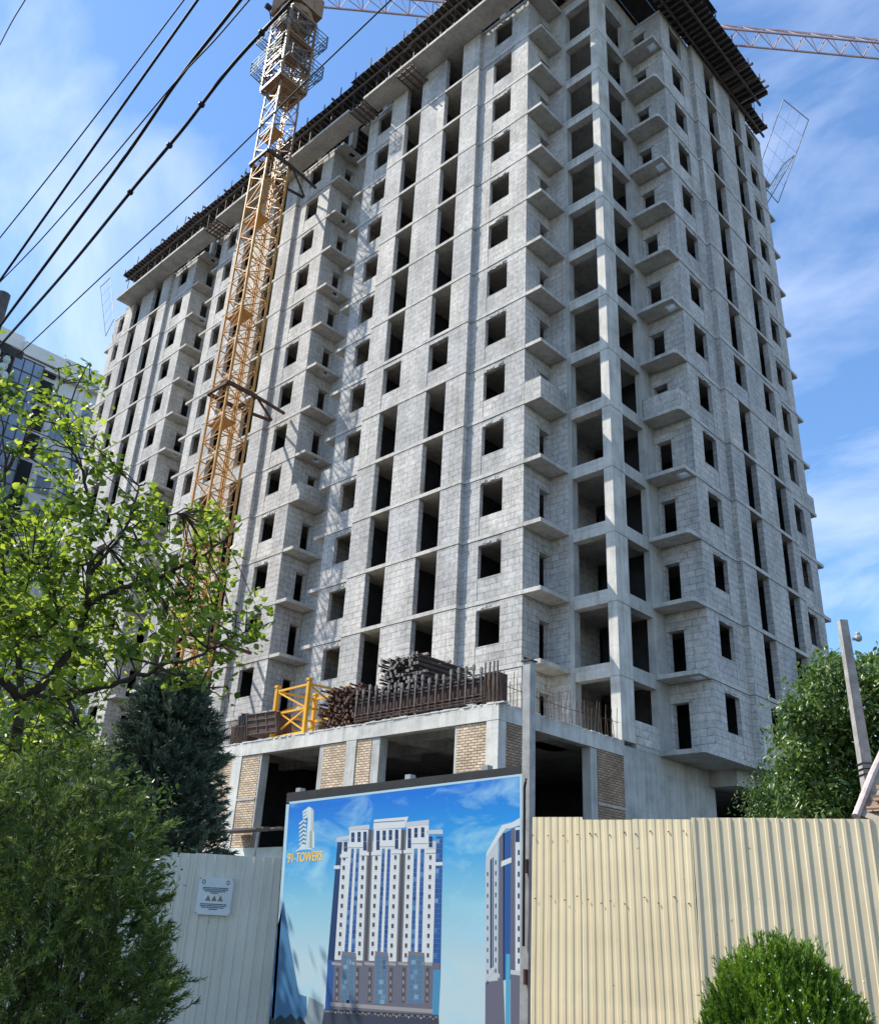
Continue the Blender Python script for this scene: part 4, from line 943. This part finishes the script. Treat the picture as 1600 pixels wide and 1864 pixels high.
m = MB(); c_ = at(1549, 1163, 17.9); m.tube([c_-ex*.02, c_-ex*.12], .03, 6); m.ball((c_.x-ex.x*.14, c_.y-ex.y*.14, c_.z+.02), .07, 0, 8, 6); m.ball((c_.x-ex.x*.14, c_.y-ex.y*.14, c_.z+.1), .045, 0, 8, 6); m.build('insulator', M['steel_gr'], t)
m = MB()
for py in (1392, 1402, 1412): c_ = at(1578+(py-1392)*.15, py, 18.0); m.tube([c_+ex*.13+ey*.13, c_-ex*.13+ey*.13, c_-ex*.13-ey*.13, c_+ex*.13-ey*.13, c_+ex*.13+ey*.13], .012, 5)
m.build('wire_binding', M['wire'], t)
# second pole, just left of the view, that carries the street cables
p0 = at(-26, 640, 11.3); t = thing('street_pole', 'dark cable pole at the left edge whose crossarm reaches into view', 'pole', (p0.x, p0.y, GZ))
m = MB(); m.tube([(p0.x, p0.y, GZ), (p0.x, p0.y, p0.z+.9)], [.14, .09], 10); m.build('shaft', M['timber'], t)
a_, b_ = at(-40, 612, 11.35), at(31, 643, 11.25)
m = MB(); m.obox(a_-Vector((0, 0, .06)), b_-a_, Vector((0, .08, 0)), (0, 0, .12)); m.obox(at(-26, 690, 11.3), at(12, 640, 11.28)-at(-26, 690, 11.3), Vector((0, .05, 0)), (0, 0, .05)); m.build('crossarm', M['steel_dk'], t)
m = MB()
for px, py in ((3, 668), (12, 655), (8, 684), (-6, 640)): c_ = at(px, py, 11.3); m.ball(c_, .05, 0, 8, 5, (1, 1, 1.3)); m.ball((c_.x, c_.y, c_.z-.09), .04, 0, 8, 5)
m.build('insulators', M['white'], t)
wires = [
 ([(45, 0), (22, 38), (0, 80)], .006, 'thin black cable crossing only the top left corner of the sky', 8.4, 9.3),
 ([(334, 0), (219, 152), (99, 308), (0, 432)], .007, 'thin cable crossing the sky, second from the top left corner', 6.4, 10.4),
 ([(359, 0), (226, 188), (95, 375), (0, 510)], .013, 'black cable of middle thickness next to the two thin ones at the left', 6.3, 10.6),
 ([(453, 0), (389, 74), (319, 149), (198, 294), (78, 432), (0, 513)], .0065, 'thin cable that crosses the straight thick cable high in the sky', 6.0, 10.8),
 ([(437, 0), (329, 138), (234, 276), (117, 435), (0, 593)], .015, 'straight thick black cable left of the twisted cable bundle', 5.9, 11.0),
 ([(531, 0), (421, 120), (333, 234), (248, 336), (124, 488), (7, 621)], .021, 'thickest twisted black cable bundle running past the crane top to the crossarm', 5.7, 11.2),
 ([(700, 10), (552, 152), (474, 230), (354, 347), (212, 478), (46, 634)], .0075, 'thin cable running lowest across the sky in front of the crane mast', 5.6, 11.3)]
def spl(pts, n):
    P = [np.array(p, float) for p in pts]; P = [2*P[0]-P[1]] + P + [2*P[-1]-P[-2]]; out = []
    for i in range(1, len(P)-2):
        for k in range(n):
            f = k/n; a, b, c, d = P[i-1:i+3]
            out.append(.5*((2*b)+(-a+c)*f+(2*a-5*b+4*c-d)*f*f+(-a+3*b-3*c+d)*f**3))
    out.append(P[-2]); return out
for i, (pts, r, lab, d0, d1) in enumerate(wires):
    e0 = tuple(np.array(pts[0])*3.2-np.array(pts[1])*2.2); e1 = tuple(np.array(pts[-1])*1.6-np.array(pts[-2])*.6) if i < 5 else pts[-1]
    q = [np.array(x, float) for x in spl([e0]+list(pts)+[e1], 10)]
    Ls = np.concatenate([[0], np.cumsum([np.linalg.norm(b-a) for a, b in zip(q[:-1], q[1:])])]); Ls /= Ls[-1]
    P3 = [at(x[0], x[1], 1/lerp(1/(d0*.75), 1/d1, f)) for x, f in zip(q, Ls)]
    m = MB()
    if r > .02:
        m.tube(P3, r*.75, 6)
        for ph in (0, 2.1, 4.2): m.tube([p+Vector((math.cos(j*.9+ph), 0, math.sin(j*.9+ph)))*r*.62 for j, p in enumerate(P3)], r*.42, 5)
        for j in (14, 26, 33, 41): m.ball(P3[j], r*1.5, 0, 7, 5)
    else: m.tube(P3, r, 6)
    tag(m.build('overhead_cable', M['wire'], None, True), lab, 'cable', 'cables strung across the sky')
# shed roof at the right edge
sp = at(1590, 1500, 15.0); t = thing('shed', 'corner of a shed with orange boards and white gutter at the right edge', 'shed', (sp.x, sp.y, GZ))
m = MB(); A_ = at(1558, 1487, 15.0); B_ = at(1587, 1412, 15.6); m.tube([A_, B_], .055, 8); m.tube([B_, at(1625, 1330, 16.5)], .055, 8); m.build('gutter', m_plain('pinkish_pipe', (.50, .42, .38), .7, .2, 5), t)
m = MB(); m.poly([at(1562, 1490, 15.05), at(1645, 1520, 14.9), at(1660, 1330, 16.6), at(1589, 1412, 15.7)]); m.poly([at(1562, 1484, 15.05), at(1589, 1406, 15.7), at(1660, 1322, 16.6), at(1645, 1512, 14.9)]); m.build('roof', M['timber_lt'], t)
m = MB(); a = at(1572, 1500, 15.3); m.box(a.x-.1, a.x+2.6, a.y-.0, a.y+2.5, GZ, a.z+.25); m.build('wall', m_plain('orange_boards', (.62, .34, .12), .8, .3, 3), t)
m = MB()
for i in range(3): p = at(1578+i*9, 1478-i*20, 15.1); m.obox(p, (.5, -.1, 0), (.02, .3, 0), (0, 0, .07))
m.build('eaves_boards', M['brick_r'], t)
# blue round sign glimpsed through the leaves
c = at(222, 1521, 12.5); t = thing('round_sign', 'bright blue round sign glimpsed through the foliage left of the fence', 'sign', (c.x, c.y, GZ))
fdir = (CAM-c); fdir.z = 0; fdir.normalize()
m = MB(); m.tube([c, c-fdir*.02], .17, 20); m.build('disc', m_plain('sign_blue', (.02, .32, .78), .4, .1, 3), t); m = MB(); m.tube([(c.x-fdir.x*.05, c.y-fdir.y*.05, GZ), (c.x-fdir.x*.05, c.y-fdir.y*.05, c.z+.1)], .025, 6); m.build('post', M['steel_gr'], t)

# ------------------------------------------------------------------ plants
def leaves(name, C, D, Nn, ln, wd, tone, mat, parent, fold=.25, tri=False):
    """C centres, D directions, Nn normals (n,3); ln, wd (n,) -> one mesh of folded leaf blades"""
    n = len(C); D = D/np.linalg.norm(D, axis=1, keepdims=True)
    Sd = np.cross(D, Nn); Sd /= np.linalg.norm(Sd, axis=1, keepdims=True)+1e-9; Up = np.cross(Sd, D)
    ln = ln[:, None]; wd = wd[:, None]
    if tri:
        V = np.stack([C-Sd*wd*.5, C+Sd*wd*.5, C+D*ln*.55+Sd*wd*.35+Up*ln*.06, C+D*ln*.55-Sd*wd*.35+Up*ln*.06, C+D*ln+Up*ln*(.02)], 1).reshape(-1, 3)
        F = [(0, 1, 2, 3), (3, 2, 4)]; K = 5
    else:
        V = np.stack([C, C+D*ln*.28+Sd*wd*.5-Up*wd*fold, C+D*ln*.62+Sd*wd*.42-Up*wd*fold, C+D*ln-Up*ln*.12, C+D*ln*.62-Sd*wd*.42-Up*wd*fold, C+D*ln*.28-Sd*wd*.5-Up*wd*fold, C+D*ln*.5], 1).reshape(-1, 3)
        F = [(0, 1, 2, 6), (6, 2, 3), (6, 3, 4), (0, 6, 4, 5)]; K = 7
    off = np.array(parent.location) if parent else np.zeros(3); V = V-off
    me = bpy.data.meshes.new(name); base = (np.arange(n)*K)
    loops = []; starts = []; totals = []; 
    fl = [np.array(f)[None, :]+base[:, None] for f in F]
    allidx = np.concatenate([f.reshape(-1) for f in fl]); cnt = np.concatenate([np.full(n, len(f)) for f in F])
    st_ = np.concatenate([[0], np.cumsum(cnt)[:-1]])
    me.vertices.add(len(V)); me.vertices.foreach_set('co', V.astype(np.float32).reshape(-1))
    me.loops.add(len(allidx)); me.loops.foreach_set('vertex_index', allidx.astype(np.int32))
    me.polygons.add(len(cnt)); me.polygons.foreach_set('loop_start', st_.astype(np.int32)); me.polygons.foreach_set('loop_total', cnt.astype(np.int32))
    a = me.attributes.new('tone', 'FLOAT', 'POINT'); a.data.foreach_set('value', np.repeat(tone, K).astype(np.float32))
    me.materials.append(mat); me.update(calc_edges=True); me.validate()
    o = bpy.data.objects.new(name, me); COL.objects.link(o); o.parent = parent; return o
def unit(n):
    v = rng.normal(size=(n, 3)); return v/np.linalg.norm(v, axis=1, keepdims=True)
def inpoly(x, y, P):
    c = False; j = len(P)-1
    for i in range(len(P)):
        if (P[i][1] > y) != (P[j][1] > y) and x < (P[j][0]-P[i][0])*(y-P[i][1])/(P[j][1]-P[i][1])+P[i][0]: c = not c
        j = i
    return c
M['leafL'] = m_leaf('broad_leaf', [(0, (.055, .10, .02)), (.5, (.15, .235, .038)), (1, (.32, .41, .08))], (1.7, 1.55, .8), .55, .42)
M['leafR'] = m_leaf('compound_leaf', [(0, (.03, .065, .02)), (.5, (.08, .14, .038)), (1, (.18, .25, .07))], (1.2, 1.3, .7), .3, .35)
M['juni'] = m_leaf('juniper_spray', [(0, (.025, .045, .012)), (.5, (.095, .145, .034)), (1, (.27, .31, .08))], (1.2, 1.3, .6), .3, .6)
M['spru'] = m_leaf('blue_conifer', [(0, (.035, .055, .036)), (.5, (.10, .14, .092)), (1, (.22, .27, .18))], (1, 1.1, 1), .15, .65)
M['bush'] = m_leaf('thuja_spray', [(0, (.035, .075, .010)), (.5, (.105, .205, .018)), (1, (.25, .37, .045))], (1.2, 1.3, .5), .3, .55)

# --- leafy broadleaf tree, left foreground
g0 = at(6, 1560, 10.2)
T1 = thing('broadleaf_tree', 'sunlit broadleaf tree with large yellow green leaves and dark forked limbs filling the left side', 'tree', (g0.x, g0.y, GZ))
limbs = [([(4, 1600, 10.2), (20, 1440, 10.2), (38, 1275, 10.2)], .10, .07),
 ([(38, 1275, 10.2), (90, 1235, 10.1), (140, 1165, 10.1), (157, 1103, 10.0), (162, 1050, 10.1), (166, 960, 10.2), (150, 860, 10.3), (120, 775, 10.4), (152, 670, 10.5)], .07, .009),
 ([(157, 1103, 10.0), (215, 1075, 9.8), (280, 1056, 9.7), (345, 1025, 9.6), (400, 990, 9.6), (440, 950, 9.7)], .05, .010),
 ([(47, 1272, 10.2), (120, 1268, 9.9), (219, 1244, 9.6), (290, 1215, 9.4), (370, 1190, 9.3), (430, 1160, 9.3), (480, 1140, 9.3)], .05, .008),
 ([(-120, 1100, 11), (-5, 1052, 10.8), (50, 1030, 10.6), (150, 1028, 10.5), (240, 960, 10.5), (330, 930, 10.4)], .045, .010),
 ([(-140, 1080, 9.5), (0, 1137, 9.6), (60, 1160, 9.7), (105, 1130, 9.7), (95, 1090, 9.7), (60, 1040, 9.6)], .035, .012),
 ([(38, 1275, 10.2), (30, 1180, 10.5), (4, 1020, 10.8), (10, 860, 11), (2, 740, 11.2)], .055, .010),
 ([(38, 1275, 10.2), (-60, 1160, 10), (-160, 1000, 9.8), (-230, 850, 9.8)], .07, .02),
 ([(162, 1050, 10.1), (230, 960, 10), (260, 880, 10), (300, 900, 9.9)], .03, .008),
 ([(10, 860, 11), (60, 780, 11.2), (100, 720, 11.3), (108, 690, 11.3)], .03, .008),
 ([(120, 1268, 9.9), (145, 1330, 9.7), (130, 1400, 9.6), (90, 1440, 9.6)], .03, .008),
 ([(290, 1215, 9.4), (350, 1240, 9.3), (400, 1270, 9.2)], .025, .006)]
lb = MB(); nodes = []
for pts, ra, rb in limbs:
    P3 = [at(*p) for p in pts]; S_ = spl([tuple(p) for p in P3], 6); S_ = [Vector(s)+Vector((random.gauss(0, .012), random.gauss(0, .012), random.gauss(0, .012))) for s in S_]
    lb.tube(S_, [.78*lerp(ra, rb, (i/(len(S_)-1))**.8) for i in range(len(S_))], 8)
    nodes += S_[3:] if ra < .1 else []
g1 = Vector(at(4, 1600, 10.2)); lb.tube([(g1.x, g1.y, GZ-.1), (g1.x, g1.y, GZ+.4), tuple(g1)], [.2, .15, .12], 10)
crown = [(-40, 660), (35, 690), (70, 700), (108, 655), (165, 660), (185, 690), (165, 740), (205, 770), (235, 830), (255, 880), (300, 890), (335, 930), (400, 925), (425, 975), (415, 1045), (470, 1080), (490, 1140), (478, 1175), (425, 1185), (440, 1270), (400, 1285), (330, 1235), (255, 1250), (175, 1290), (120, 1400), (60, 1400), (-40, 1430)]
NA = np.array([tuple(n_) for n_ in nodes]); tw_ = MB(); Cs, Ds, Ns, Ln, Tn = [], [], [], [], []
k = 0
while k < 400:
    px, py = random.uniform(-60, 490), random.uniform(650, 1430)
    if not inpoly(px, py, crown): continue
    if (py > 1190 and px < 330 and random.random() < .55) or (py < 900 and random.random() < .45): continue
    d = random.uniform(9.0, 11.4); c = at(px, py, d); ca = np.array(tuple(c))
    i = np.argmin(((NA-ca)**2).sum(1)); nb = Vector(NA[i])
    if (c-nb).length > 1.6: continue
    k += 1; mid = nb.lerp(c, .5)+Vector((random.gauss(0, .06), random.gauss(0, .06), random.gauss(0, .05)+.05))
    tw_.tube([nb, mid, c], [.010, .007, .004], 4, 0, False)
    n = random.randint(8, 17); tone = random.gauss(.5, .16)
    for _ in range(n):
        f = random.random()**.6; b_ = mid.lerp(c, f)+Vector((random.gauss(0, .075), random.gauss(0, .075), random.gauss(0, .06)))
        dv = Vector((random.gauss(0, 1), random.gauss(0, 1), random.gauss(-.35, .6))).normalized()
        Cs.append(tuple(b_)); Ds.append(tuple(dv)); Ns.append((random.gauss(0, .45), random.gauss(0, .45), 1)); Ln.append(random.uniform(.05, .125)); Tn.append(min(1, max(0, tone+random.gauss(0, .18))))
k = 0
while k < 150:                                            # the rest of the crown, left of the view
    c = at(random.uniform(-700, -60), random.uniform(560, 1350), random.uniform(8.5, 12)); k += 1; tone = random.gauss(.5, .15)
    for _ in range(14):
        Cs.append((c.x+random.gauss(0, .2), c.y+random.gauss(0, .2), c.z+random.gauss(0, .15))); Ds.append((random.gauss(0, 1), random.gauss(0, 1), random.gauss(-.3, .5))); Ns.append((random.gauss(0, .4), random.gauss(0, .4), 1)); Ln.append(random.uniform(.09, .17)); Tn.append(min(1, max(0, tone+random.gauss(0, .15))))
tr = lb.build('trunk', M['bark'], T1, True); tw_.build('twigs', M['bark'], T1)['kind'] = 'stuff'
Ln = np.array(Ln); leaves('crown', np.array(Cs), np.array(Ds), np.array(Ns), Ln, Ln*rng.uniform(.62, .85, len(Ln)), np.array(Tn), M['leafL'], T1)

def sprays(name, label, cat, base, stems, mat, n_needle, nl, nw, droop, group=None, stem_mat='bark'):
    """stems: list of (root, tip, tone); every stem is a curved shoot feathered with needles"""
    t = thing(name, label, cat, base, group); C, D, Nn, Lg, Tn_ = [], [], [], [], []; tb = MB()
    for root, tip, tone in stems:
        r_, t_ = np.array(tuple(root)), np.array(tuple(tip)); ax = t_-r_; L_ = np.linalg.norm(ax); ax /= L_+1e-9
        f = rng.uniform(.12, 1, n_needle); P = r_+np.outer(f, t_-r_); P[:, 2] -= droop*L_*f**2
        axd = ax-np.array([0, 0, 1])*droop*1.3*1; 
        dv = axd*.95+unit(n_needle)*.62
        C.append(P); D.append(dv); Nn.append(unit(n_needle)); Lg.append(nl*rng.uniform(.6, 1.25, n_needle)); Tn_.append(np.clip(tone+rng.normal(0, .12, n_needle)+.15*(f-.5), 0, 1))
    Lg = np.concatenate(Lg)
    leaves('foliage', np.concatenate(C), np.concatenate(D), np.concatenate(Nn), Lg, np.full(len(Lg), nw), np.concatenate(Tn_), mat, t, tri=True)
    return t
# --- feathery juniper shrub, bottom left
def sh_pt(px, py, d): return np.array(tuple(at(px, py, d)))
jst = []; jpoly = [(-60, 1400), (30, 1400), (110, 1378), (170, 1370), (220, 1430), (255, 1480), (272, 1540), (245, 1590), (275, 1650), (285, 1710), (315, 1790), (290, 1850), (250, 1930), (-60, 1960)]
while len(jst) < 2100:
    px, py = random.uniform(-60, 340), random.uniform(1370, 1960)
    if not inpoly(px, py, jpoly): continue
    d = random.uniform(6.6, 9.2); c = sh_pt(px, py, d); ang = random.gauss(.35, .55)
    dv = np.array(tuple(rt))*math.sin(ang)*random.choice((1, 1, .6, -.6))+np.array([0, 0, 1])*math.cos(ang)*.75-np.array(tuple(fw))*random.gauss(.25, .4)
    L_ = random.uniform(.22, .5); jst.append((c-dv*L_*.5, c+dv*L_*.5, random.gauss(.42, .12)+.22*math.sin(px*.045+1)*math.sin(py*.05)))
edge_pts = [(225, 1425), (258, 1470), (280, 1530), (255, 1590), (296, 1640), (302, 1690), (336, 1785), (318, 1830), (300, 1560), (170, 1372), (110, 1380), (300, 1720), (285, 1610), (310, 1760), (292, 1500)]
for ex_, ey_ in edge_pts:
    for _ in range(7):
        px, py = ex_+random.gauss(-12, 12), ey_+random.gauss(0, 18); c = sh_pt(px, py, random.uniform(7, 7.8)); dv = np.array(tuple(rt))*random.uniform(.3, 1)+np.array([0, 0, 1])*random.uniform(.05, .9); L_ = random.uniform(.2, .38); jst.append((c-dv*L_*.6, c+dv*L_*.35, random.gauss(.5, .15)))
b_ = at(110, 1900, 7.6)
J1 = sprays('juniper_shrub', 'feathery dark green juniper shrub filling the bottom left corner in front of the shaded fence', 'shrub', (b_.x, b_.y, GZ), jst, M['juni'], 54, .055, .0085, .12)
m = MB()
for i in range(9): e_ = at(random.uniform(20, 260), random.uniform(1480, 1750), random.uniform(7.2, 8)); m.tube([(b_.x+random.gauss(0, .1), b_.y+random.gauss(0, .1), GZ), ((b_.x+e_.x)/2, (b_.y+e_.y)/2, GZ+.9), tuple(e_)], [.05, .03, .012], 6)
m.build('stems', M['bark'], J1)
# --- dark blue-green conifer behind
cst = []; cb = at(262, 1600, 19.5); ctop = at(250, 1222, 19.5)
H_ = ctop.z-GZ
for i in range(3600):
    f = random.random()**.8; z = GZ+.8+(H_-.8)*f; rad = (1.62*(1-f)**.5+.15); an = random.uniform(0, 2*math.pi); rr = rad*random.uniform(.3, 1.06)+.12*math.sin(an*3+z*2.2)
    c = np.array([cb.x+math.cos(an)*rr, cb.y+math.sin(an)*rr, z]); dv = np.array([math.cos(an)*.8, math.sin(an)*.8, random.gauss(.5, .35)]); L_ = random.uniform(.3, .62)
    cst.append((c-dv*L_*.6, c+dv*L_*.4, random.gauss(.45, .18)))
C1 = sprays('conifer', 'dark blue green conifer standing before the left end of the brick podium', 'tree', (cb.x, cb.y, GZ), cst, M['spru'], 40, .13, .026, .1)
m = MB(); m.tube([(cb.x, cb.y, GZ-.1), (cb.x, cb.y, GZ+H_*.9)], [.2, .03], 8); m.build('trunk', M['bark'], C1)
# --- a lighter leafy shrub between them, low left
def leafy(name, label, cat, base, clumps, mat, n, ln, spread, wr=(.4, .6), droop=-.4, trunk=None):
    t = thing(name, label, cat, base); C, D, Nn, Lg, Tn_ = [], [], [], [], []
    for c, tone in clumps:
        c = np.array(tuple(c)); C.append(c+rng.normal(size=(n, 3))*spread*np.array([1, 1, .7])); dv = rng.normal(size=(n, 3)); dv[:, 2] = dv[:, 2]*.5+droop; D.append(dv)
        nn = rng.normal(size=(n, 3))*.5; nn[:, 2] += 1; Nn.append(nn); Lg.append(rng.uniform(*ln, n)); Tn_.append(np.clip(tone+rng.normal(0, .15, n), 0, 1))
    Lg = np.concatenate(Lg); leaves('crown', np.concatenate(C), np.concatenate(D), np.concatenate(Nn), Lg, Lg*rng.uniform(*wr, len(Lg)), np.concatenate(Tn_), mat, t)
    if trunk:
        m = MB()
        for pts, ra, rb in trunk: m.tube(pts, [lerp(ra, rb, i/(len(pts)-1)) for i in range(len(pts))], 7)
        m.build('trunk', M['bark'], t)
    return t
cl = []
lp = [(-40, 1380), (30, 1310), (100, 1300), (170, 1320), (190, 1360), (120, 1390), (40, 1430), (-40, 1450)]
while len(cl) < 70:
    px, py = random.uniform(-40, 190), random.uniform(1300, 1450)
    if inpoly(px, py, lp): cl.append((at(px, py, random.uniform(11.5, 13)), random.gauss(.4, .15)))
while len(cl) < 150: cl.append((at(random.uniform(-60, 270), random.uniform(1440, 1650), random.uniform(11, 13)), random.gauss(.4, .15)))
b_ = at(80, 1650, 12.3)
leafy('leafy_shrub', 'tall shrub with small mid green leaves rising between the juniper shrub and the broadleaf tree', 'shrub', (b_.x, b_.y, GZ), cl, M['leafR'], 60, (.05, .10), .2, trunk=[([(b_.x, b_.y, GZ), (b_.x, b_.y, GZ+1.5), (b_.x-.2, b_.y+.1, GZ+3)], .06, .02)])
# --- right hand tree
cl = []; rp = [(1425, 1330), (1440, 1300), (1470, 1250), (1505, 1190), (1530, 1210), (1570, 1205), (1650, 1180), (1720, 1300), (1720, 1540), (1412, 1540), (1432, 1470), (1442, 1420), (1418, 1390)]
while len(cl) < 270:
    px, py = random.uniform(1395, 1720), random.uniform(1180, 1540)
    if inpoly(px, py, rp): cl.append((at(px, py, random.uniform(20.5, 24.0)), random.gauss(.5, .2)))
b_ = at(1535, 1500, 22.4); zt_ = at(1535, 1260, 22.4).z
leafy('compound_leaf_tree', 'dense dark green tree with drooping leaflets at the right, behind the pale fence', 'tree', (b_.x, b_.y, GZ), cl, M['leafR'], 130, (.09, .20), .24, (.36, .52), -.8,
      trunk=[([(b_.x, b_.y, GZ-.1), (b_.x, b_.y, GZ+3), (b_.x+.3, b_.y, zt_)], .18, .04), ([(b_.x, b_.y, GZ+2.5), (b_.x-1, b_.y+.2, GZ+4.2)], .09, .03), ([(b_.x, b_.y, GZ+2.8), (b_.x+1.2, b_.y-.2, GZ+5)], .09, .03)])
cl = []
while len(cl) < 70: 
    px, py = random.uniform(1385, 1440), random.uniform(1410, 1560)
    if py > 1400: cl.append((at(px, py, random.uniform(24.5, 26.5)), random.gauss(.35, .15)))
b_ = at(1390, 1540, 25.5)
leafy('compound_leaf_tree', 'smaller shaded tree in the shadow under the cantilevered slab of the tower', 'tree', (b_.x, b_.y, GZ), cl, M['leafR'], 120, (.07, .15), .28, (.3, .45), -.7, trunk=[([(b_.x, b_.y, GZ-.1), (b_.x, b_.y, GZ+4)], .1, .03)])
# --- the tree just left of the view that shades the left fence and the billboard's edge
b_ = Vector((*azp(161.5, 18.5), GZ)); cl = []
while len(cl) < 95:
    u = unit(1)[0]*random.random()**.4; cl.append((Vector((b_.x+u[0]*2.3, b_.y+u[1]*2.3, GZ+6.6+u[2]*2.6)), random.gauss(.5, .15)))
leafy('broadleaf_tree', 'small leafy street tree just left of the view that shades the grey cream fence', 'tree', b_, cl, M['leafL'], 60, (.10, .18), .32, (.55, .75), -.3, trunk=[([(b_.x, b_.y, GZ-.1), (b_.x, b_.y, GZ+3), (b_.x+.2, b_.y, GZ+6.5)], .16, .05)])
# --- round thuja bush, bottom right
bc = at(1428, 1860, 8.3); bz = at(1428, 1705, 8.3).z; RX = .66; RZ = bz-(GZ+.0); bst = []
for i in range(3400):
    u = unit(1)[0]; u[2] = abs(u[2]); f = random.uniform(.72, 1.0); wob = 1+.05*math.sin(u[0]*9)+.05*math.sin(u[1]*11+2)
    zc = GZ+.75; c = np.array([bc.x+u[0]*RX*f*wob, bc.y+u[1]*RX*f*wob, zc+u[2]*(bz-zc)*f]) 
    dv = np.array([u[0]*.45, u[1]*.45, .9])+rng.normal(0, .12, 3); L_ = random.uniform(.09, .2); bst.append((c-dv*L_*.7, c+dv*L_*.3, random.gauss(.5, .18)))
for i in range(1300):
    an = random.uniform(0, 6.283); z = random.uniform(GZ+.05, GZ+.8); rr = RX*(1-.25*((GZ+.8-z)/.8)**2)*random.uniform(.85, 1.0); c = np.array([bc.x+math.cos(an)*rr, bc.y+math.sin(an)*rr, z]); dv = np.array([math.cos(an)*.4, math.sin(an)*.4, .9]); L_ = .16; bst.append((c-dv*L_*.7, c+dv*L_*.3, random.gauss(.45, .18)))
for i in range(110):
    u = unit(1)[0]; u[2] = abs(u[2]); zc = GZ+.75; c = np.array([bc.x+u[0]*RX*.95, bc.y+u[1]*RX*.95, zc+u[2]*(bz-zc)*.97]); dv = np.array([u[0]*.6, u[1]*.6, .8])+rng.normal(0, .25, 3)
    L_ = random.uniform(.16, .3); bst.append((c-dv*L_*.6, c+dv*L_*.4, random.gauss(.6, .2)))
bst = [(a_, b2, min(1, max(.02, t_+.28*math.sin(a_[0]*7+1)*math.sin(a_[2]*5+a_[1]*6)))) for a_, b2, t_ in bst if math.sin(a_[0]*13+a_[2]*9)*math.sin(a_[1]*12-a_[2]*7) < .86]
B1 = sprays('round_thuja', 'clipped round bright green thuja bush with small pale cones, bottom right', 'bush', (bc.x, bc.y, GZ), bst, M['bush'], 40, .036, .0078, 0)
m = MB(); m.tube([(bc.x, bc.y, GZ), (bc.x, bc.y, GZ+.9)], [.06, .02], 7)
for i in range(26): an = random.uniform(0, 6.28); m.tube([(bc.x, bc.y, GZ+.3), (bc.x+math.cos(an)*.35, bc.y+math.sin(an)*.35, GZ+1.0)], [.02, .006], 5)
m.build('stems', M['bark'], B1)
m = MB()
for i in range(48):
    px = random.gauss(1400, 75); py = random.uniform(1730, 1864); c = at(px, py, 8.3); v = Vector((px-1430, py-1830, 0))
    if abs(v.x) > 130: continue
    u = (c-Vector((bc.x, bc.y, GZ+.75))); u2 = Vector(((px-1430)/132*RX, 0, c.z-(GZ+.75))); yy = math.sqrt(max(.05, 1-(u2.x/RX)**2-(max(0, u2.z)/(bz-GZ-.75))**2))
    p = Vector((bc.x, bc.y, c.z))+Vector((rt.x, rt.y, 0)).normalized()*u2.x*1.0-Vector((fw.x, fw.y, 0)).normalized()*RX*yy*1.0
    m.ball(p, random.uniform(.005, .009), 0, 6, 4)
m.build('cones', m_plain('pale_cone', (.62, .70, .58), .6, .15, 20), B1)['kind'] = 'stuff'
